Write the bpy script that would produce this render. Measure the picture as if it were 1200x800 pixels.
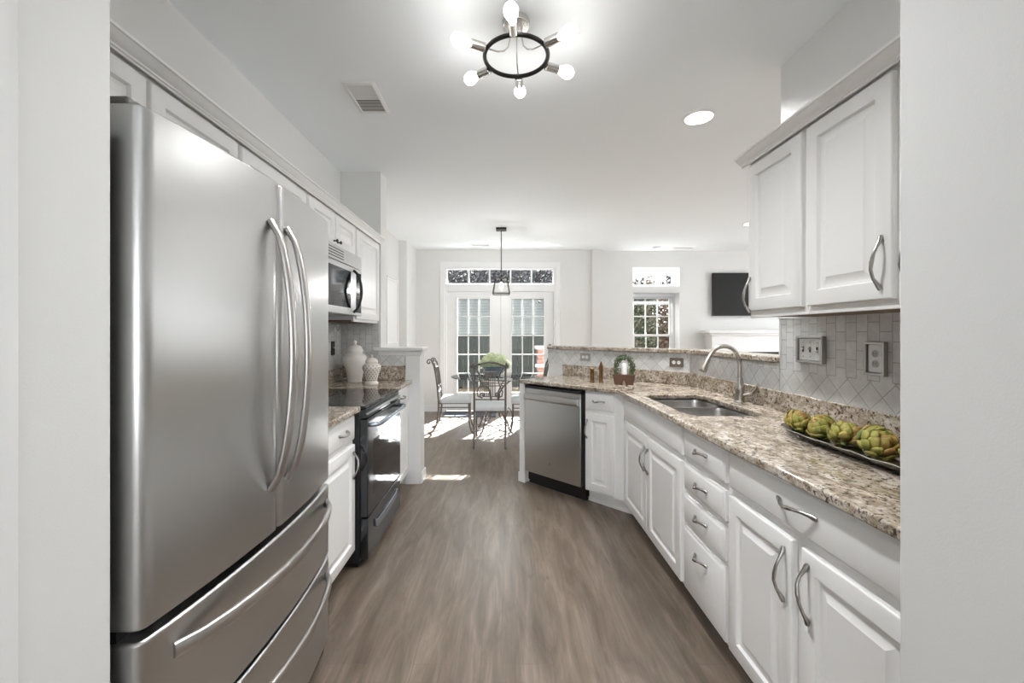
import bpy, bmesh, math, random
from mathutils import Vector, Matrix, Euler, noise
random.seed(7)
R = math.radians
PI = math.pi
S = bpy.context.scene
for o in list(bpy.data.objects):
    bpy.data.objects.remove(o)
COL = S.collection

# ------------------------------------------------------------------ camera, world, sun, exposure
H = 1.32                                   # camera height
cd = bpy.data.cameras.new('camera'); cam = bpy.data.objects.new('camera', cd); COL.objects.link(cam)
cam.location = (0, 0, H); cam.rotation_euler = (R(90), 0, 0)
cd.sensor_fit = 'HORIZONTAL'; cd.sensor_width = 36; cd.lens = 490 / 1200 * 36
cd.shift_x = 10 / 1200; cd.shift_y = -9 / 1200; cd.clip_start = 0.02
S.camera = cam
S.view_settings.view_transform = 'Standard'; S.view_settings.look = 'None'
S.view_settings.gamma = 1; S.view_settings.use_curve_mapping = False
S.view_settings.exposure = 1.68
SKY = 2.25; SUN = 30.0; LAMP = 1.0
w = bpy.data.worlds.new('World'); S.world = w; w.use_nodes = True
w.node_tree.nodes['Background'].inputs[0].default_value = (0.93, 0.965, 1.0, 1)
w.node_tree.nodes['Background'].inputs[1].default_value = SKY
sl = bpy.data.lights.new('sun', 'SUN'); sl.energy = SUN; sl.angle = R(0.6); sl.color = (.97, .985, 1)
so = bpy.data.objects.new('sun', sl); COL.objects.link(so)
so.location = (5, 14, 9)
so.rotation_euler = Vector((-.35, -1, -.676)).to_track_quat('-Z', 'Y').to_euler()
cy = S.cycles
cy.use_denoising = True
try: cy.denoiser = 'OPENIMAGEDENOISE'
except Exception: pass
cy.max_bounces = 12; cy.diffuse_bounces = 6; cy.glossy_bounces = 5; cy.transparent_max_bounces = 24
cy.caustics_reflective = False; cy.caustics_refractive = False
cy.sample_clamp_indirect = 4

# ------------------------------------------------------------------ materials
M = {}
def nmat(name, col=(.8, .8, .8), rough=.5, metal=0.0, **kw):
    m = bpy.data.materials.new(name); m.use_nodes = True
    b = m.node_tree.nodes['Principled BSDF']
    b.inputs['Base Color'].default_value = (*col, 1)
    b.inputs['Roughness'].default_value = rough
    b.inputs['Metallic'].default_value = metal
    for k, v in kw.items():
        b.inputs[k.replace('_', ' ')].default_value = v
    M[name] = m
    return m
def N(m, t, **kw):
    n = m.node_tree.nodes.new(t)
    for k, v in kw.items():
        setattr(n, k, v)
    return n
def L(m, a, b): m.node_tree.links.new(a, b)
def coord(m, scale=(1, 1, 1), rot=(0, 0, 0), loc=(0, 0, 0)):
    t = N(m, 'ShaderNodeTexCoord'); mp = N(m, 'ShaderNodeMapping')
    mp.inputs['Scale'].default_value = scale; mp.inputs['Rotation'].default_value = rot; mp.inputs['Location'].default_value = loc
    L(m, t.outputs['Object'], mp.inputs[0]); return mp.outputs[0]
def noise_tex(m, vec, scale, detail=4, rough=.5, dist=0):
    n = N(m, 'ShaderNodeTexNoise'); n.inputs['Scale'].default_value = scale; n.inputs['Detail'].default_value = detail
    n.inputs['Roughness'].default_value = rough; n.inputs['Distortion'].default_value = dist
    L(m, vec, n.inputs['Vector']); return n.outputs['Fac']
def ramp(m, fac, stops):
    r = N(m, 'ShaderNodeValToRGB'); e = r.color_ramp.elements
    while len(e) < len(stops): e.new(.5)
    for i, (p, c) in enumerate(stops):
        e[i].position = p; e[i].color = (*c, 1) if len(c) == 3 else c
    L(m, fac, r.inputs[0]); return r.outputs[0]
def mix(m, a, b, fac, mode='MIX'):
    x = N(m, 'ShaderNodeMix', data_type='RGBA', blend_type=mode)
    for s, v in ((x.inputs[0], fac), (x.inputs[6], a), (x.inputs[7], b)):
        if isinstance(v, (int, float)): s.default_value = v
        elif isinstance(v, tuple): s.default_value = (*v, 1)
        else: L(m, v, s)
    return x.outputs[2]
def base(m, out): L(m, out, m.node_tree.nodes['Principled BSDF'].inputs['Base Color'])
def bump(m, fac, strength=.1, dist=.01):
    b = N(m, 'ShaderNodeBump'); b.inputs['Strength'].default_value = strength; b.inputs['Distance'].default_value = dist
    L(m, fac, b.inputs['Height']); L(m, b.outputs[0], m.node_tree.nodes['Principled BSDF'].inputs['Normal'])

m = nmat('wall_paint', (.80, .80, .79), .6); v = coord(m)
base(m, mix(m, (.725, .725, .712), (.75, .75, .737), noise_tex(m, v, 3, 2)))
bump(m, noise_tex(m, v, 260, 3), .12, .002)
m = nmat('ceiling_paint', (.915, .945, .965), .8); v = coord(m); bump(m, noise_tex(m, v, 180, 2), .06, .002)
m = nmat('trim_paint', (.81, .81, .81), .35)
m = nmat('cabinet_paint', (.80, .795, .775), .36); v = coord(m)
base(m, mix(m, (.865, .858, .845), (.885, .878, .866), noise_tex(m, v, 8, 3))); bump(m, noise_tex(m, v, 60, 2), .03, .001)

m = nmat('floor_planks', (.3, .23, .18), .38, 0, Specular_IOR_Level=.65)
v = coord(m, rot=(0, 0, R(90)))
bk = N(m, 'ShaderNodeTexBrick'); bk.offset = .37; bk.offset_frequency = 2
for k, val in (('Scale', 1), ('Mortar Size', .0012), ('Mortar Smooth', .3), ('Bias', 0), ('Brick Width', 1.22), ('Row Height', .18)):
    bk.inputs[k].default_value = val
bk.inputs['Color1'].default_value = (0, 0, 0, 1); bk.inputs['Color2'].default_value = (1, 1, 1, 1); bk.inputs['Mortar'].default_value = (.5, .5, .5, 1)
L(m, v, bk.inputs['Vector'])
wv = coord(m, scale=(6, .9, 1)); gv = coord(m, scale=(55, 1.6, 1))
g1 = noise_tex(m, wv, 2.2, 5, .6, .8); g2 = noise_tex(m, gv, 2.5, 6, .65, .4)
c = ramp(m, g1, [(.25, (.092, .066, .047)), (.5, (.170, .131, .100)), (.75, (.272, .224, .182))])
c = mix(m, c, ramp(m, g2, [(.3, (.72, .70, .68)), (.7, (1.12, 1.12, 1.12))]), .75, 'MULTIPLY')
c = mix(m, c, ramp(m, bk.outputs['Color'], [(0, (.92, .92, .92)), (1, (1.07, 1.07, 1.06))]), 1.0, 'MULTIPLY')
kn = noise_tex(m, coord(m, scale=(7, 2.2, 1), loc=(3, 1, 0)), 1.6, 3, .5, .6)
c = mix(m, c, (.075, .055, .042), ramp(m, kn, [(.66, (0, 0, 0)), (.76, (.75, .75, .75))]))
c = mix(m, c, (.13, .10, .085), bk.outputs['Fac']); base(m, c)
bump(m, g2, .05, .002)
L(m, ramp(m, g2, [(.2, (.30, .30, .30)), (.8, (.38, .38, .38))]), m.node_tree.nodes['Principled BSDF'].inputs['Roughness'])

def granite(name, warm):
    m = nmat(name, rough=.13); v = coord(m)
    sv = coord(m, scale=(1.0, .55, 1.0), rot=(0, 0, R(18)))
    n1 = noise_tex(m, sv, 11, 8, .64, .9); n2 = noise_tex(m, v, 75, 6, .66, .4); n3 = noise_tex(m, sv, 34, 6, .64, 1.1)
    c = ramp(m, n1, [(.30, (.56, .51, .45)), (.46, (.65, .60, .54)), (.57, (.42, .365, .30)), (.72, (.60, .565, .52))])
    c = mix(m, c, ramp(m, n3, [(.40, (1.06, 1.06, 1.06)), (.53, (.74, .68, .60)), (.64, (.42, .35, .27))]), .9, 'MULTIPLY')
    c = mix(m, c, (.075, .056, .042), ramp(m, n2, [(.535, (0, 0, 0)), (.60, (.95, .95, .95))]))
    vo = N(m, 'ShaderNodeTexVoronoi'); vo.inputs['Scale'].default_value = 170; L(m, v, vo.inputs['Vector'])
    c = mix(m, c, ramp(m, vo.outputs['Distance'], [(.1, (1.14, 1.13, 1.12)), (.7, (.82, .80, .78))]), .55, 'MULTIPLY')
    base(m, c); return m
granite('granite', 0)

def tile_mat():
    m = nmat('backsplash_tile', rough=.4); v = coord(m, rot=(R(90), 0, 0))   # local x, local z -> texture x, y
    t = N(m, 'ShaderNodeTexCoord'); sp = N(m, 'ShaderNodeSeparateXYZ'); L(m, t.outputs['Object'], sp.inputs[0])
    c1 = N(m, 'ShaderNodeCombineXYZ'); L(m, sp.outputs['Z'], c1.inputs[0]); L(m, sp.outputs['X'], c1.inputs[1])
    c2 = N(m, 'ShaderNodeCombineXYZ'); L(m, sp.outputs['X'], c2.inputs[0]); L(m, sp.outputs['Z'], c2.inputs[1])
    mp = N(m, 'ShaderNodeMapping'); mp.inputs['Rotation'].default_value = (0, 0, R(45)); L(m, c2.outputs[0], mp.inputs[0])
    def brick(vec, bw, rh, off):
        b = N(m, 'ShaderNodeTexBrick'); b.offset = off
        for k, val in (('Scale', 1), ('Mortar Size', .0018), ('Mortar Smooth', .4), ('Bias', 0), ('Brick Width', bw), ('Row Height', rh)):
            b.inputs[k].default_value = val
        b.inputs['Color1'].default_value = (.61, .61, .60, 1); b.inputs['Color2'].default_value = (.72, .72, .71, 1); b.inputs['Mortar'].default_value = (.36, .355, .34, 1)
        L(m, vec, b.inputs['Vector']); return b
    b1 = brick(c1.outputs[0], .078, .054, .5); b2 = brick(mp.outputs[0], .078, .078, 0)
    up = N(m, 'ShaderNodeMath', operation='GREATER_THAN'); L(m, sp.outputs['Z'], up.inputs[0]); up.inputs[1].default_value = .116
    c = mix(m, b2.outputs['Color'], b1.outputs['Color'], up.outputs[0])
    n = noise_tex(m, t.outputs['Object'], 22, 6, .6, .8)
    c = mix(m, c, ramp(m, n, [(.3, (.86, .85, .84)), (.7, (1.1, 1.1, 1.1))]), .8, 'MULTIPLY'); base(m, c)
    f = mix(m, b2.outputs['Fac'], b1.outputs['Fac'], up.outputs[0])
    iv = N(m, 'ShaderNodeInvert'); L(m, f, iv.inputs['Color']); bump(m, iv.outputs[0], .35, .004)
tile_mat()

def steel(name, col, rough, aniso=.55, axis='Z'):
    m = nmat(name, col, rough, 1.0); b = m.node_tree.nodes['Principled BSDF']
    sc = (3, 3, 260) if axis == 'Z' else (260, 3, 3)
    v = coord(m, scale=sc); n = noise_tex(m, v, 1.5, 3)
    L(m, ramp(m, n, [(.2, (rough * .97,) * 3), (.8, (rough * 1.03,) * 3)]), b.inputs['Roughness'])
    b.inputs['Anisotropic'].default_value = aniso
    tg = N(m, 'ShaderNodeTangent', direction_type='RADIAL', axis='Z'); L(m, tg.outputs[0], b.inputs['Tangent'])
    return m
steel('brushed_steel', (.57, .568, .560), .31)
steel('sink_steel', (.62, .61, .60), .22, .2)
nmat('satin_nickel', (.42, .40, .38), .24, 1.0)
nmat('faucet_nickel', (.50, .47, .43), .27, 1.0)
nmat('fridge_handle', (.50, .48, .46), .3, 1.0)
nmat('chrome', (.75, .75, .75), .1, 1.0)
nmat('fridge_side', (.135, .125, .118), .42, .4)
nmat('black_plastic', (.012, .012, .013), .35)
nmat('black_glass', (.008, .009, .011), .05, 0, Specular_IOR_Level=.75)
nmat('oven_front', (.012, .014, .018), .12, 0, Specular_IOR_Level=.7)
nmat('oven_handle', (.32, .36, .42), .22, .9)
nmat('dark_plate', (.05, .04, .035), .4, .6)
nmat('bronze_plate', (.20, .165, .135), .42, .7)
nmat('plate_steel', (.42, .41, .39), .35, .8)
nmat('white_plastic', (.86, .86, .85), .35)
nmat('socket_grey', (.40, .39, .38), .4)
nmat('slot_black', (.02, .02, .02), .6)
m = nmat('iron', (.11, .10, .095), .45, .7); v = coord(m); base(m, mix(m, (.085, .08, .078), (.20, .175, .155), noise_tex(m, v, 30, 3)))
nmat('black_iron', (.02, .018, .016), .4, .7)
nmat('bulb_base', (.62, .60, .57), .25, 1.0)
m = nmat('cushion', (.62, .63, .64), .9); v = coord(m); bump(m, noise_tex(m, v, 300, 3), .3, .002)
m = nmat('ceramic', (.78, .75, .70), .35)
nmat('bisque', (.74, .70, .64), .5)
nmat('jar_hole', (.20, .17, .14), .8)
nmat('gold', (.22, .125, .055), .25, .9)
m = nmat('basket_wood', (.17, .075, .03), .55); v = coord(m, scale=(8, 8, 60)); base(m, mix(m, (.045, .019, .008), (.125, .055, .022), noise_tex(m, v, 2, 4)))
m = nmat('plant_leaf', (.06, .12, .03), .5); v = coord(m); base(m, mix(m, (.02, .038, .013), (.085, .13, .045), noise_tex(m, v, 60, 2)))
m = nmat('hydrangea', (.42, .55, .22), .7); v = coord(m); base(m, mix(m, (.36, .45, .19), (.74, .76, .56), noise_tex(m, v, 25, 3)))
m = nmat('bowl_glaze', (.12, .16, .20), .25)
m = nmat('artichoke', (.3, .33, .07), .42, 0); v = coord(m)
gi = N(m, 'ShaderNodeNewGeometry')
mm = N(m, 'ShaderNodeMath', operation='MULTIPLY_ADD'); L(m, gi.outputs['Random Per Island'], mm.inputs[0]); mm.inputs[1].default_value = .36; L(m, noise_tex(m, v, 26, 4, .6, .5), mm.inputs[2])
base(m, ramp(m, mm.outputs[0], [(.40, (.16, .20, .055)), (.54, (.34, .33, .07)), (.72, (.50, .42, .11)), (.90, (.42, .22, .075))]))
nmat('artichoke_stem', (.18, .24, .07), .6)
m = nmat('silver_tray', (.62, .60, .57), .24, 1.0); v = coord(m); bump(m, noise_tex(m, v, 90, 2), .5, .003)
m = nmat('brown_wood', (.16, .10, .06), .6); v = coord(m, scale=(30, 2, 2)); base(m, mix(m, (.12, .075, .045), (.22, .145, .09), noise_tex(m, v, 2, 4)))
nmat('screen', (.016, .016, .016), .5, 0, Specular_IOR_Level=.2)
nmat('soot_black', (.012, .012, .012), .7)
m = nmat('doormat', (.09, .10, .12), .95); v = coord(m); bump(m, noise_tex(m, v, 200, 2), .6, .004)
nmat('rubber', (.02, .02, .02), .7)
nmat('sun_shade', (.80, .80, .79), .7)
m = nmat('blind_slat', (.33, .345, .34), .6, 0, Specular_IOR_Level=.1)
nmat('house_siding', (.30, .31, .30), .7)
nmat('roof_shingle', (.20, .19, .185), .9)
m = nmat('fence_wood', (.10, .095, .085), .9, 0, Specular_IOR_Level=.05); v = coord(m, scale=(10, 1, 1)); base(m, mix(m, (.016, .018, .016), (.035, .036, .033), noise_tex(m, v, 2, 4)))
m = nmat('fence_brown', (.05, .035, .025), .9, 0, Specular_IOR_Level=.05); v = coord(m, scale=(10, 1, 1)); base(m, mix(m, (.03, .022, .016), (.075, .055, .042), noise_tex(m, v, 2, 4)))
m = nmat('ground_mulch', (.22, .17, .12), .9, 0, Specular_IOR_Level=.1); v = coord(m); base(m, mix(m, (.06, .05, .03), (.12, .09, .065), noise_tex(m, v, 3, 5)))
nmat('patio_slab', (.25, .245, .235), .8)
m = nmat('red_brick', (.36, .14, .08), .9, 0, Specular_IOR_Level=.1)
v = coord(m, rot=(R(90), 0, 0)); bk = N(m, 'ShaderNodeTexBrick'); bk.inputs['Scale'].default_value = 1; bk.inputs['Brick Width'].default_value = .2; bk.inputs['Row Height'].default_value = .07; bk.inputs['Mortar Size'].default_value = .006
bk.inputs['Color1'].default_value = (.115, .055, .04, 1); bk.inputs['Color2'].default_value = (.09, .042, .03, 1); bk.inputs['Mortar'].default_value = (.12, .10, .09, 1); L(m, v, bk.inputs['Vector']); base(m, bk.outputs['Color'])
nmat('bark', (.12, .095, .075), .9)
def leafm(name, a, b, c):
    m = nmat(name, a, .8, 0, Specular_IOR_Level=.1); v = coord(m); base(m, ramp(m, noise_tex(m, v, 3.5, 4, .7), [(.35, a), (.5, b), (.65, c)]))
leafm('leaf_autumn', (.06, .032, .022), (.10, .065, .045), (.03, .032, .02))
leafm('leaf_grey', (.035, .035, .036), (.06, .06, .062), (.025, .025, .026))
leafm('leaf_green', (.02, .026, .016), (.035, .042, .026), (.07, .05, .035))

def glassm(name, tint, refl):
    m = bpy.data.materials.new(name); m.use_nodes = True; nt = m.node_tree; nt.nodes.clear()
    o = N(m, 'ShaderNodeOutputMaterial'); t = N(m, 'ShaderNodeBsdfTransparent'); g = N(m, 'ShaderNodeBsdfGlossy')
    t.inputs[0].default_value = (*tint, 1); g.inputs['Roughness'].default_value = .0
    lw = N(m, 'ShaderNodeLayerWeight'); lw.inputs[0].default_value = refl
    x = N(m, 'ShaderNodeMixShader'); L(m, lw.outputs['Fresnel'], x.inputs[0]); L(m, t.outputs[0], x.inputs[1]); L(m, g.outputs[0], x.inputs[2]); L(m, x.outputs[0], o.inputs[0])
    M[name] = m
glassm('window_glass', (.97, .98, .98), .12)
glassm('table_glass', (.93, .97, .97), .22)
glassm('lamp_glass', (.96, .96, .95), .1)
def emit(name, col, st):
    m = bpy.data.materials.new(name); m.use_nodes = True; b = m.node_tree.nodes['Principled BSDF']
    b.inputs['Base Color'].default_value = (.9, .9, .9, 1); b.inputs['Emission Color'].default_value = (*col, 1); b.inputs['Emission Strength'].default_value = st
    M[name] = m
emit('bulb_glow', (1, .96, .90), 2.6); emit('downlight_glow', (1, .96, .90), 2.5)

# ------------------------------------------------------------------ mesh building
class MB:
    def __init__(s): s.v = []; s.f = []
    def add(s, vs, fs):
        n = len(s.v); s.v += [tuple(p) for p in vs]; s.f += [tuple(i + n for i in f) for f in fs]; return s
    def box(s, x0, y0, z0, x1, y1, z1):
        return s.add([(x0, y0, z0), (x1, y0, z0), (x1, y1, z0), (x0, y1, z0), (x0, y0, z1), (x1, y0, z1), (x1, y1, z1), (x0, y1, z1)],
                     [(0, 3, 2, 1), (4, 5, 6, 7), (0, 1, 5, 4), (1, 2, 6, 5), (2, 3, 7, 6), (3, 0, 4, 7)])
    def prism(s, poly, a, b, axis='z'):
        n = len(poly)
        def P(p, h): return {'z': (p[0], p[1], h), 'y': (p[0], h, p[1]), 'x': (h, p[0], p[1])}[axis]
        vs = [P(p, a) for p in poly] + [P(p, b) for p in poly]
        fs = [tuple(reversed(range(n))), tuple(range(n, 2 * n))] + [(i, (i + 1) % n, n + (i + 1) % n, n + i) for i in range(n)]
        return s.add(vs, fs)
    def rings(s, rs, cap0=True, cap1=True, closed=True):
        n = len(rs[0]); b = len(s.v); s.v += [tuple(p) for r in rs for p in r]
        for k in range(len(rs) - 1):
            for i in range(n if closed else n - 1):
                j = (i + 1) % n
                s.f.append((b + k * n + i, b + k * n + j, b + (k + 1) * n + j, b + (k + 1) * n + i))
        if cap0: s.f.append(tuple(b + i for i in reversed(range(n))))
        if cap1: s.f.append(tuple(b + (len(rs) - 1) * n + i for i in range(n)))
        return s
    def tube(s, path, r=.01, n=8, closed=False, flat=1.0):
        P = [Vector(p) for p in path]; rs = []; up = None; K = len(P)
        for i, p in enumerate(P):
            if closed: t = P[(i + 1) % K] - P[i - 1]
            else: t = P[min(i + 1, K - 1)] - P[max(i - 1, 0)]
            t = t.normalized() if t.length > 1e-9 else Vector((0, 0, 1))
            if up is None:
                up = Vector((0, 0, 1)) if abs(t.z) < .9 else Vector((0, 1, 0))
            u = (up - t * up.dot(t))
            u = u.normalized() if u.length > 1e-6 else t.orthogonal().normalized()
            up = u; w_ = t.cross(u); rr = r[i] if isinstance(r, (list, tuple)) else r
            rs.append([p + u * (math.cos(a) * rr) + w_ * (math.sin(a) * rr * flat) for a in [2 * PI * k / n for k in range(n)]])
        if closed: rs.append(rs[0]); return s.rings(rs, False, False)
        return s.rings(rs)
    def lathe(s, prof, c=(0, 0, 0), n=24):
        rs = [[(c[0] + r * math.cos(2 * PI * k / n), c[1] + r * math.sin(2 * PI * k / n), c[2] + z) for k in range(n)] for r, z in prof]
        return s.rings(rs)
    def ball(s, c, r, n=10, sq=(1, 1, 1)):
        m_ = n // 2 + 1
        rs = [[(c[0] + sq[0] * r * math.sin(PI * j / m_) * math.cos(2 * PI * k / n), c[1] + sq[1] * r * math.sin(PI * j / m_) * math.sin(2 * PI * k / n), c[2] - sq[2] * r * math.cos(PI * j / m_)) for k in range(n)] for j in range(1, m_)]
        b = len(s.v); s.rings(rs, False, False); K = len(rs)
        s.v += [(c[0], c[1], c[2] - sq[2] * r), (c[0], c[1], c[2] + sq[2] * r)]; B = len(s.v)
        for i in range(n):
            s.f.append((b + (i + 1) % n, b + i, B - 2)); s.f.append((b + (K - 1) * n + i, b + (K - 1) * n + (i + 1) % n, B - 1))
        return s
    def holes(s, x0, x1, z0, z1, hs, y0, y1):
        """slab in the xz plane, y0..y1 thick, with rectangular holes (hx0,hx1,hz0,hz1)"""
        xs = sorted({x0, x1} | {min(max(q, x0), x1) for h in hs for q in h[:2]}); zs = sorted({z0, z1} | {min(max(q, z0), z1) for h in hs for q in h[2:]})
        def solid(i, k):
            if i < 0 or k < 0 or i >= len(xs) - 1 or k >= len(zs) - 1: return False
            cx, cz = (xs[i] + xs[i + 1]) / 2, (zs[k] + zs[k + 1]) / 2
            return not any(h[0] < cx < h[1] and h[2] < cz < h[3] for h in hs)
        idx = {}
        def V(i, j, k):
            if (i, j, k) not in idx: idx[i, j, k] = len(s.v); s.v.append((xs[i], (y0, y1)[j], zs[k]))
            return idx[i, j, k]
        for i in range(len(xs) - 1):
            for k in range(len(zs) - 1):
                if not solid(i, k): continue
                s.f.append((V(i, 0, k), V(i + 1, 0, k), V(i + 1, 0, k + 1), V(i, 0, k + 1)))
                s.f.append((V(i, 1, k), V(i, 1, k + 1), V(i + 1, 1, k + 1), V(i + 1, 1, k)))
                if not solid(i - 1, k): s.f.append((V(i, 0, k), V(i, 0, k + 1), V(i, 1, k + 1), V(i, 1, k)))
                if not solid(i + 1, k): s.f.append((V(i + 1, 0, k), V(i + 1, 1, k), V(i + 1, 1, k + 1), V(i + 1, 0, k + 1)))
                if not solid(i, k - 1): s.f.append((V(i, 0, k), V(i, 1, k), V(i + 1, 1, k), V(i + 1, 0, k)))
                if not solid(i, k + 1): s.f.append((V(i, 0, k + 1), V(i + 1, 0, k + 1), V(i + 1, 1, k + 1), V(i, 1, k + 1)))
        return s
    def rot(s, M4):
        s.v = [tuple(M4 @ Vector(p)) for p in s.v]; return s
    def swapxy(s):
        s.v = [(p[1], p[0], p[2]) for p in s.v]; s.f = [tuple(reversed(f)) for f in s.f]; return s
    def build(s, name, mat, parent=None, bevel=0, smooth=40, loc=None, rz=0, seg=2):
        me = bpy.data.meshes.new(name); me.from_pydata(s.v, [], s.f); me.update()
        bm = bmesh.new(); bm.from_mesh(me); bmesh.ops.recalc_face_normals(bm, faces=bm.faces); bm.to_mesh(me); bm.free()
        me.materials.append(M[mat])
        o = bpy.data.objects.new(name, me); COL.objects.link(o)
        if parent: o.parent = parent
        if loc: o.location = loc
        if rz: o.rotation_euler = (0, 0, rz)
        if smooth:
            me.polygons.foreach_set('use_smooth', [True] * len(me.polygons)); me.set_sharp_from_angle(angle=R(smooth))
        if bevel:
            b = o.modifiers.new('bevel', 'BEVEL'); b.width = bevel; b.segments = seg; b.limit_method = 'ANGLE'; b.angle_limit = R(35); b.harden_normals = False
        return o
def tag(o, label=None, cat=None, group=None, kind=None):
    if label: o['label'] = label
    if cat: o['category'] = cat
    if group: o['group'] = group
    if kind: o['kind'] = kind
    return o
def thing(name, label, cat, loc=(0, 0, 0), rz=0, group=None):
    o = bpy.data.objects.new(name, None); o.empty_display_size = .1; COL.objects.link(o); o.location = loc; o.rotation_euler = (0, 0, rz)
    return tag(o, label, cat, group)
def struct(o): o['kind'] = 'structure'; return o
def copy_tree(o, parent=None):
    c = o.copy(); COL.objects.link(c)
    if parent: c.parent = parent
    for ch in list(o.children): copy_tree(ch, c)
    return c
def lamp(kind, loc, energy, parent=None, size=.05, col=(.98, .99, 1), rot=(0, 0, 0), **kw):
    l = bpy.data.lights.new('lamp_light', kind); l.energy = energy * LAMP; l.color = col
    if kind == 'AREA': l.shape = 'DISK'; l.size = size
    else: l.shadow_soft_size = size
    for k, v_ in kw.items(): setattr(l, k, v_)
    o = bpy.data.objects.new('lamp_light', l); COL.objects.link(o); o.location = loc; o.rotation_euler = rot
    if parent: o.parent = parent
    return o

# ------------------------------------------------------------------ room shell
CZ = 2.745
XL, XR = -1.435, 1.48            # kitchen left / right wall faces
YF = 7.10                         # far wall face (dining)
YS0, YS1 = 3.68, 3.86             # stub wall at the end of the left run
struct(MB().box(-3.2, -4.7, -.1, 6.8, 7.5, 0).build('floor', 'floor_planks', smooth=0))
struct(MB().box(-3.2, -4.7, CZ, 6.8, 7.6, CZ + .12).build('ceiling', 'ceiling_paint', smooth=0))
struct(MB().box(XL - .12, .80, 0, XL, YS0, CZ).build('wall_left', 'wall_paint', smooth=0))
struct(MB().prism([(XL - .3, YS0), (-1.08, YS0), (-1.08, YS1), (XL - .3, YS1)], 0, CZ).build('wall_stub', 'wall_paint', smooth=0))
struct(MB().box(-1.08, YS0, 0, -.73, YS1, 1.17).build('wall_half_left', 'wall_paint', smooth=0))
struct(MB().box(-1.14, YS0 - .03, 1.17, -.705, YS1 + .03, 1.20).box(-1.10, YS0 - .012, 1.13, -.718, YS0 - .0005, 1.17).build('trim_1', 'trim_paint', bevel=.004))
struct(MB().box(-.86, YS0 - .012, 0, -.73, YS0 - .0005, 1.13).build('trim_2', 'trim_paint', bevel=.003))
struct(MB().box(-1.75, YS1, 0, -1.60, 6.40, CZ).build('wall_dining_left', 'wall_paint', smooth=0))
struct(MB().box(-1.75, 6.40, 0, -1.48, YF + .2, CZ).build('wall_dining_jog', 'wall_paint', smooth=0))
DX0, DX1 = -1.0, .885
struct(MB().holes(-1.48, 1.50, 0, CZ, [(DX0, DX1, -.1, 2.46)], YF, YF + .18).build('wall_far', 'wall_paint', smooth=0))
struct(MB().box(1.50, YF - .04, 0, 1.66, YF + .45, CZ).build('wall_pilaster', 'wall_paint', smooth=0))
YL = 7.20
WX0, WX1 = 2.23, 3.03
struct(MB().holes(1.66, 6.6, 0, CZ, [(WX0, WX1, .62, 2.03), (WX0, WX1, 2.14, 2.46), (5.55, 6.35, .62, 2.03)], YL, YL + .28).build('wall_living_far', 'wall_paint', smooth=0))
b = MB().holes(1.0, 7.2, 0, CZ, [(2.0, 3.6, .3, 2.4), (4.5, 6.1, .3, 2.4)], 6.6, 6.75); b.swapxy(); struct(b.build('wall_living_right', 'wall_paint', smooth=0))  # unseen openings added to let more daylight into the living room
struct(MB().box(1.60, .86, 0, 6.6, 1.0, CZ).build('wall_living_back', 'wall_paint', smooth=0))
# right kitchen wall, then the half wall under the raised bar
YW = 2.23
struct(MB().box(XR, .80, 0, XR + .12, YW, CZ).build('wall_right', 'wall_paint', smooth=0))
KD = 4.77                          # kitchen face of the angled half wall: X + Y
q = .12 * (math.sqrt(2) - 1)
e0 = (.465, KD - .465)
struct(MB().prism([(XR, YW), (XR + .12, YW), (XR + .12, KD - XR + q), (e0[0] + .085, e0[1] + .085), e0, (XR, KD - XR)], 0, 1.163).build('wall_half_bar', 'wall_paint', smooth=0))
# the opening the camera looks through
struct(MB().box(-3.0, .55, 0, -.7505, .80, CZ).build('wall_near_left', 'wall_paint', bevel=.004))
struct(MB().box(.757, .55, 0, 1.60, .80, CZ).box(1.60, .55, 0, 3.0, .80, CZ).build('wall_near_right', 'wall_paint', bevel=.004))
struct(MB().prism([(-.7505, .565), (-.7505, .644), (-.747, .644), (-.744, .639), (-.742, .628), (-.738, .62), (-.738, .565)], 0, CZ).build('trim_3', 'trim_paint'))
# room behind the camera; its window openings are added for fill daylight
struct(MB().holes(-3.0, 3.0, 0, CZ, [(-2.4, -.3, .2, 2.3), (.3, 2.4, .2, 2.3)], -4.6, -4.45).build('wall_rear', 'wall_paint', smooth=0))
struct(MB().box(-3.12, -4.45, 0, -3.0, .55, CZ).build('wall_rear_left', 'wall_paint', smooth=0))
struct(MB().box(3.0, -4.45, 0, 3.12, .55, CZ).build('wall_rear_right', 'wall_paint', smooth=0))
struct(MB().box(-3.2, YF + .19, 2.85, 1.45, YF + .92, 2.95).build('sun_block_eave', 'trim_paint', smooth=0))  # unseen overhang added to block most of the sun through the transom
# baseboards
struct(MB().box(-1.48, YF - .014, 0, DX0 - .09, YF, .11).box(DX1 + .09, YF - .014, 0, 1.50, YF, .11).build('baseboard_far', 'trim_paint', bevel=.004))
struct(MB().box(-1.60, YS1, 0, -1.586, 6.40, .11).box(-1.60, 6.386, 0, -1.466, 6.40, .11).box(-1.48, 6.40, 0, -1.466, YF, .11).build('baseboard_left', 'trim_paint', bevel=.004))
struct(MB().box(-.73, YS0, 0, -.717, YS1 + .012, .09).build('baseboard_half_wall', 'trim_paint', bevel=.003))
struct(MB().box(1.66, YL - .014, 0, 3.25, YL, .11).build('baseboard_living', 'trim_paint', bevel=.004))

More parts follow.
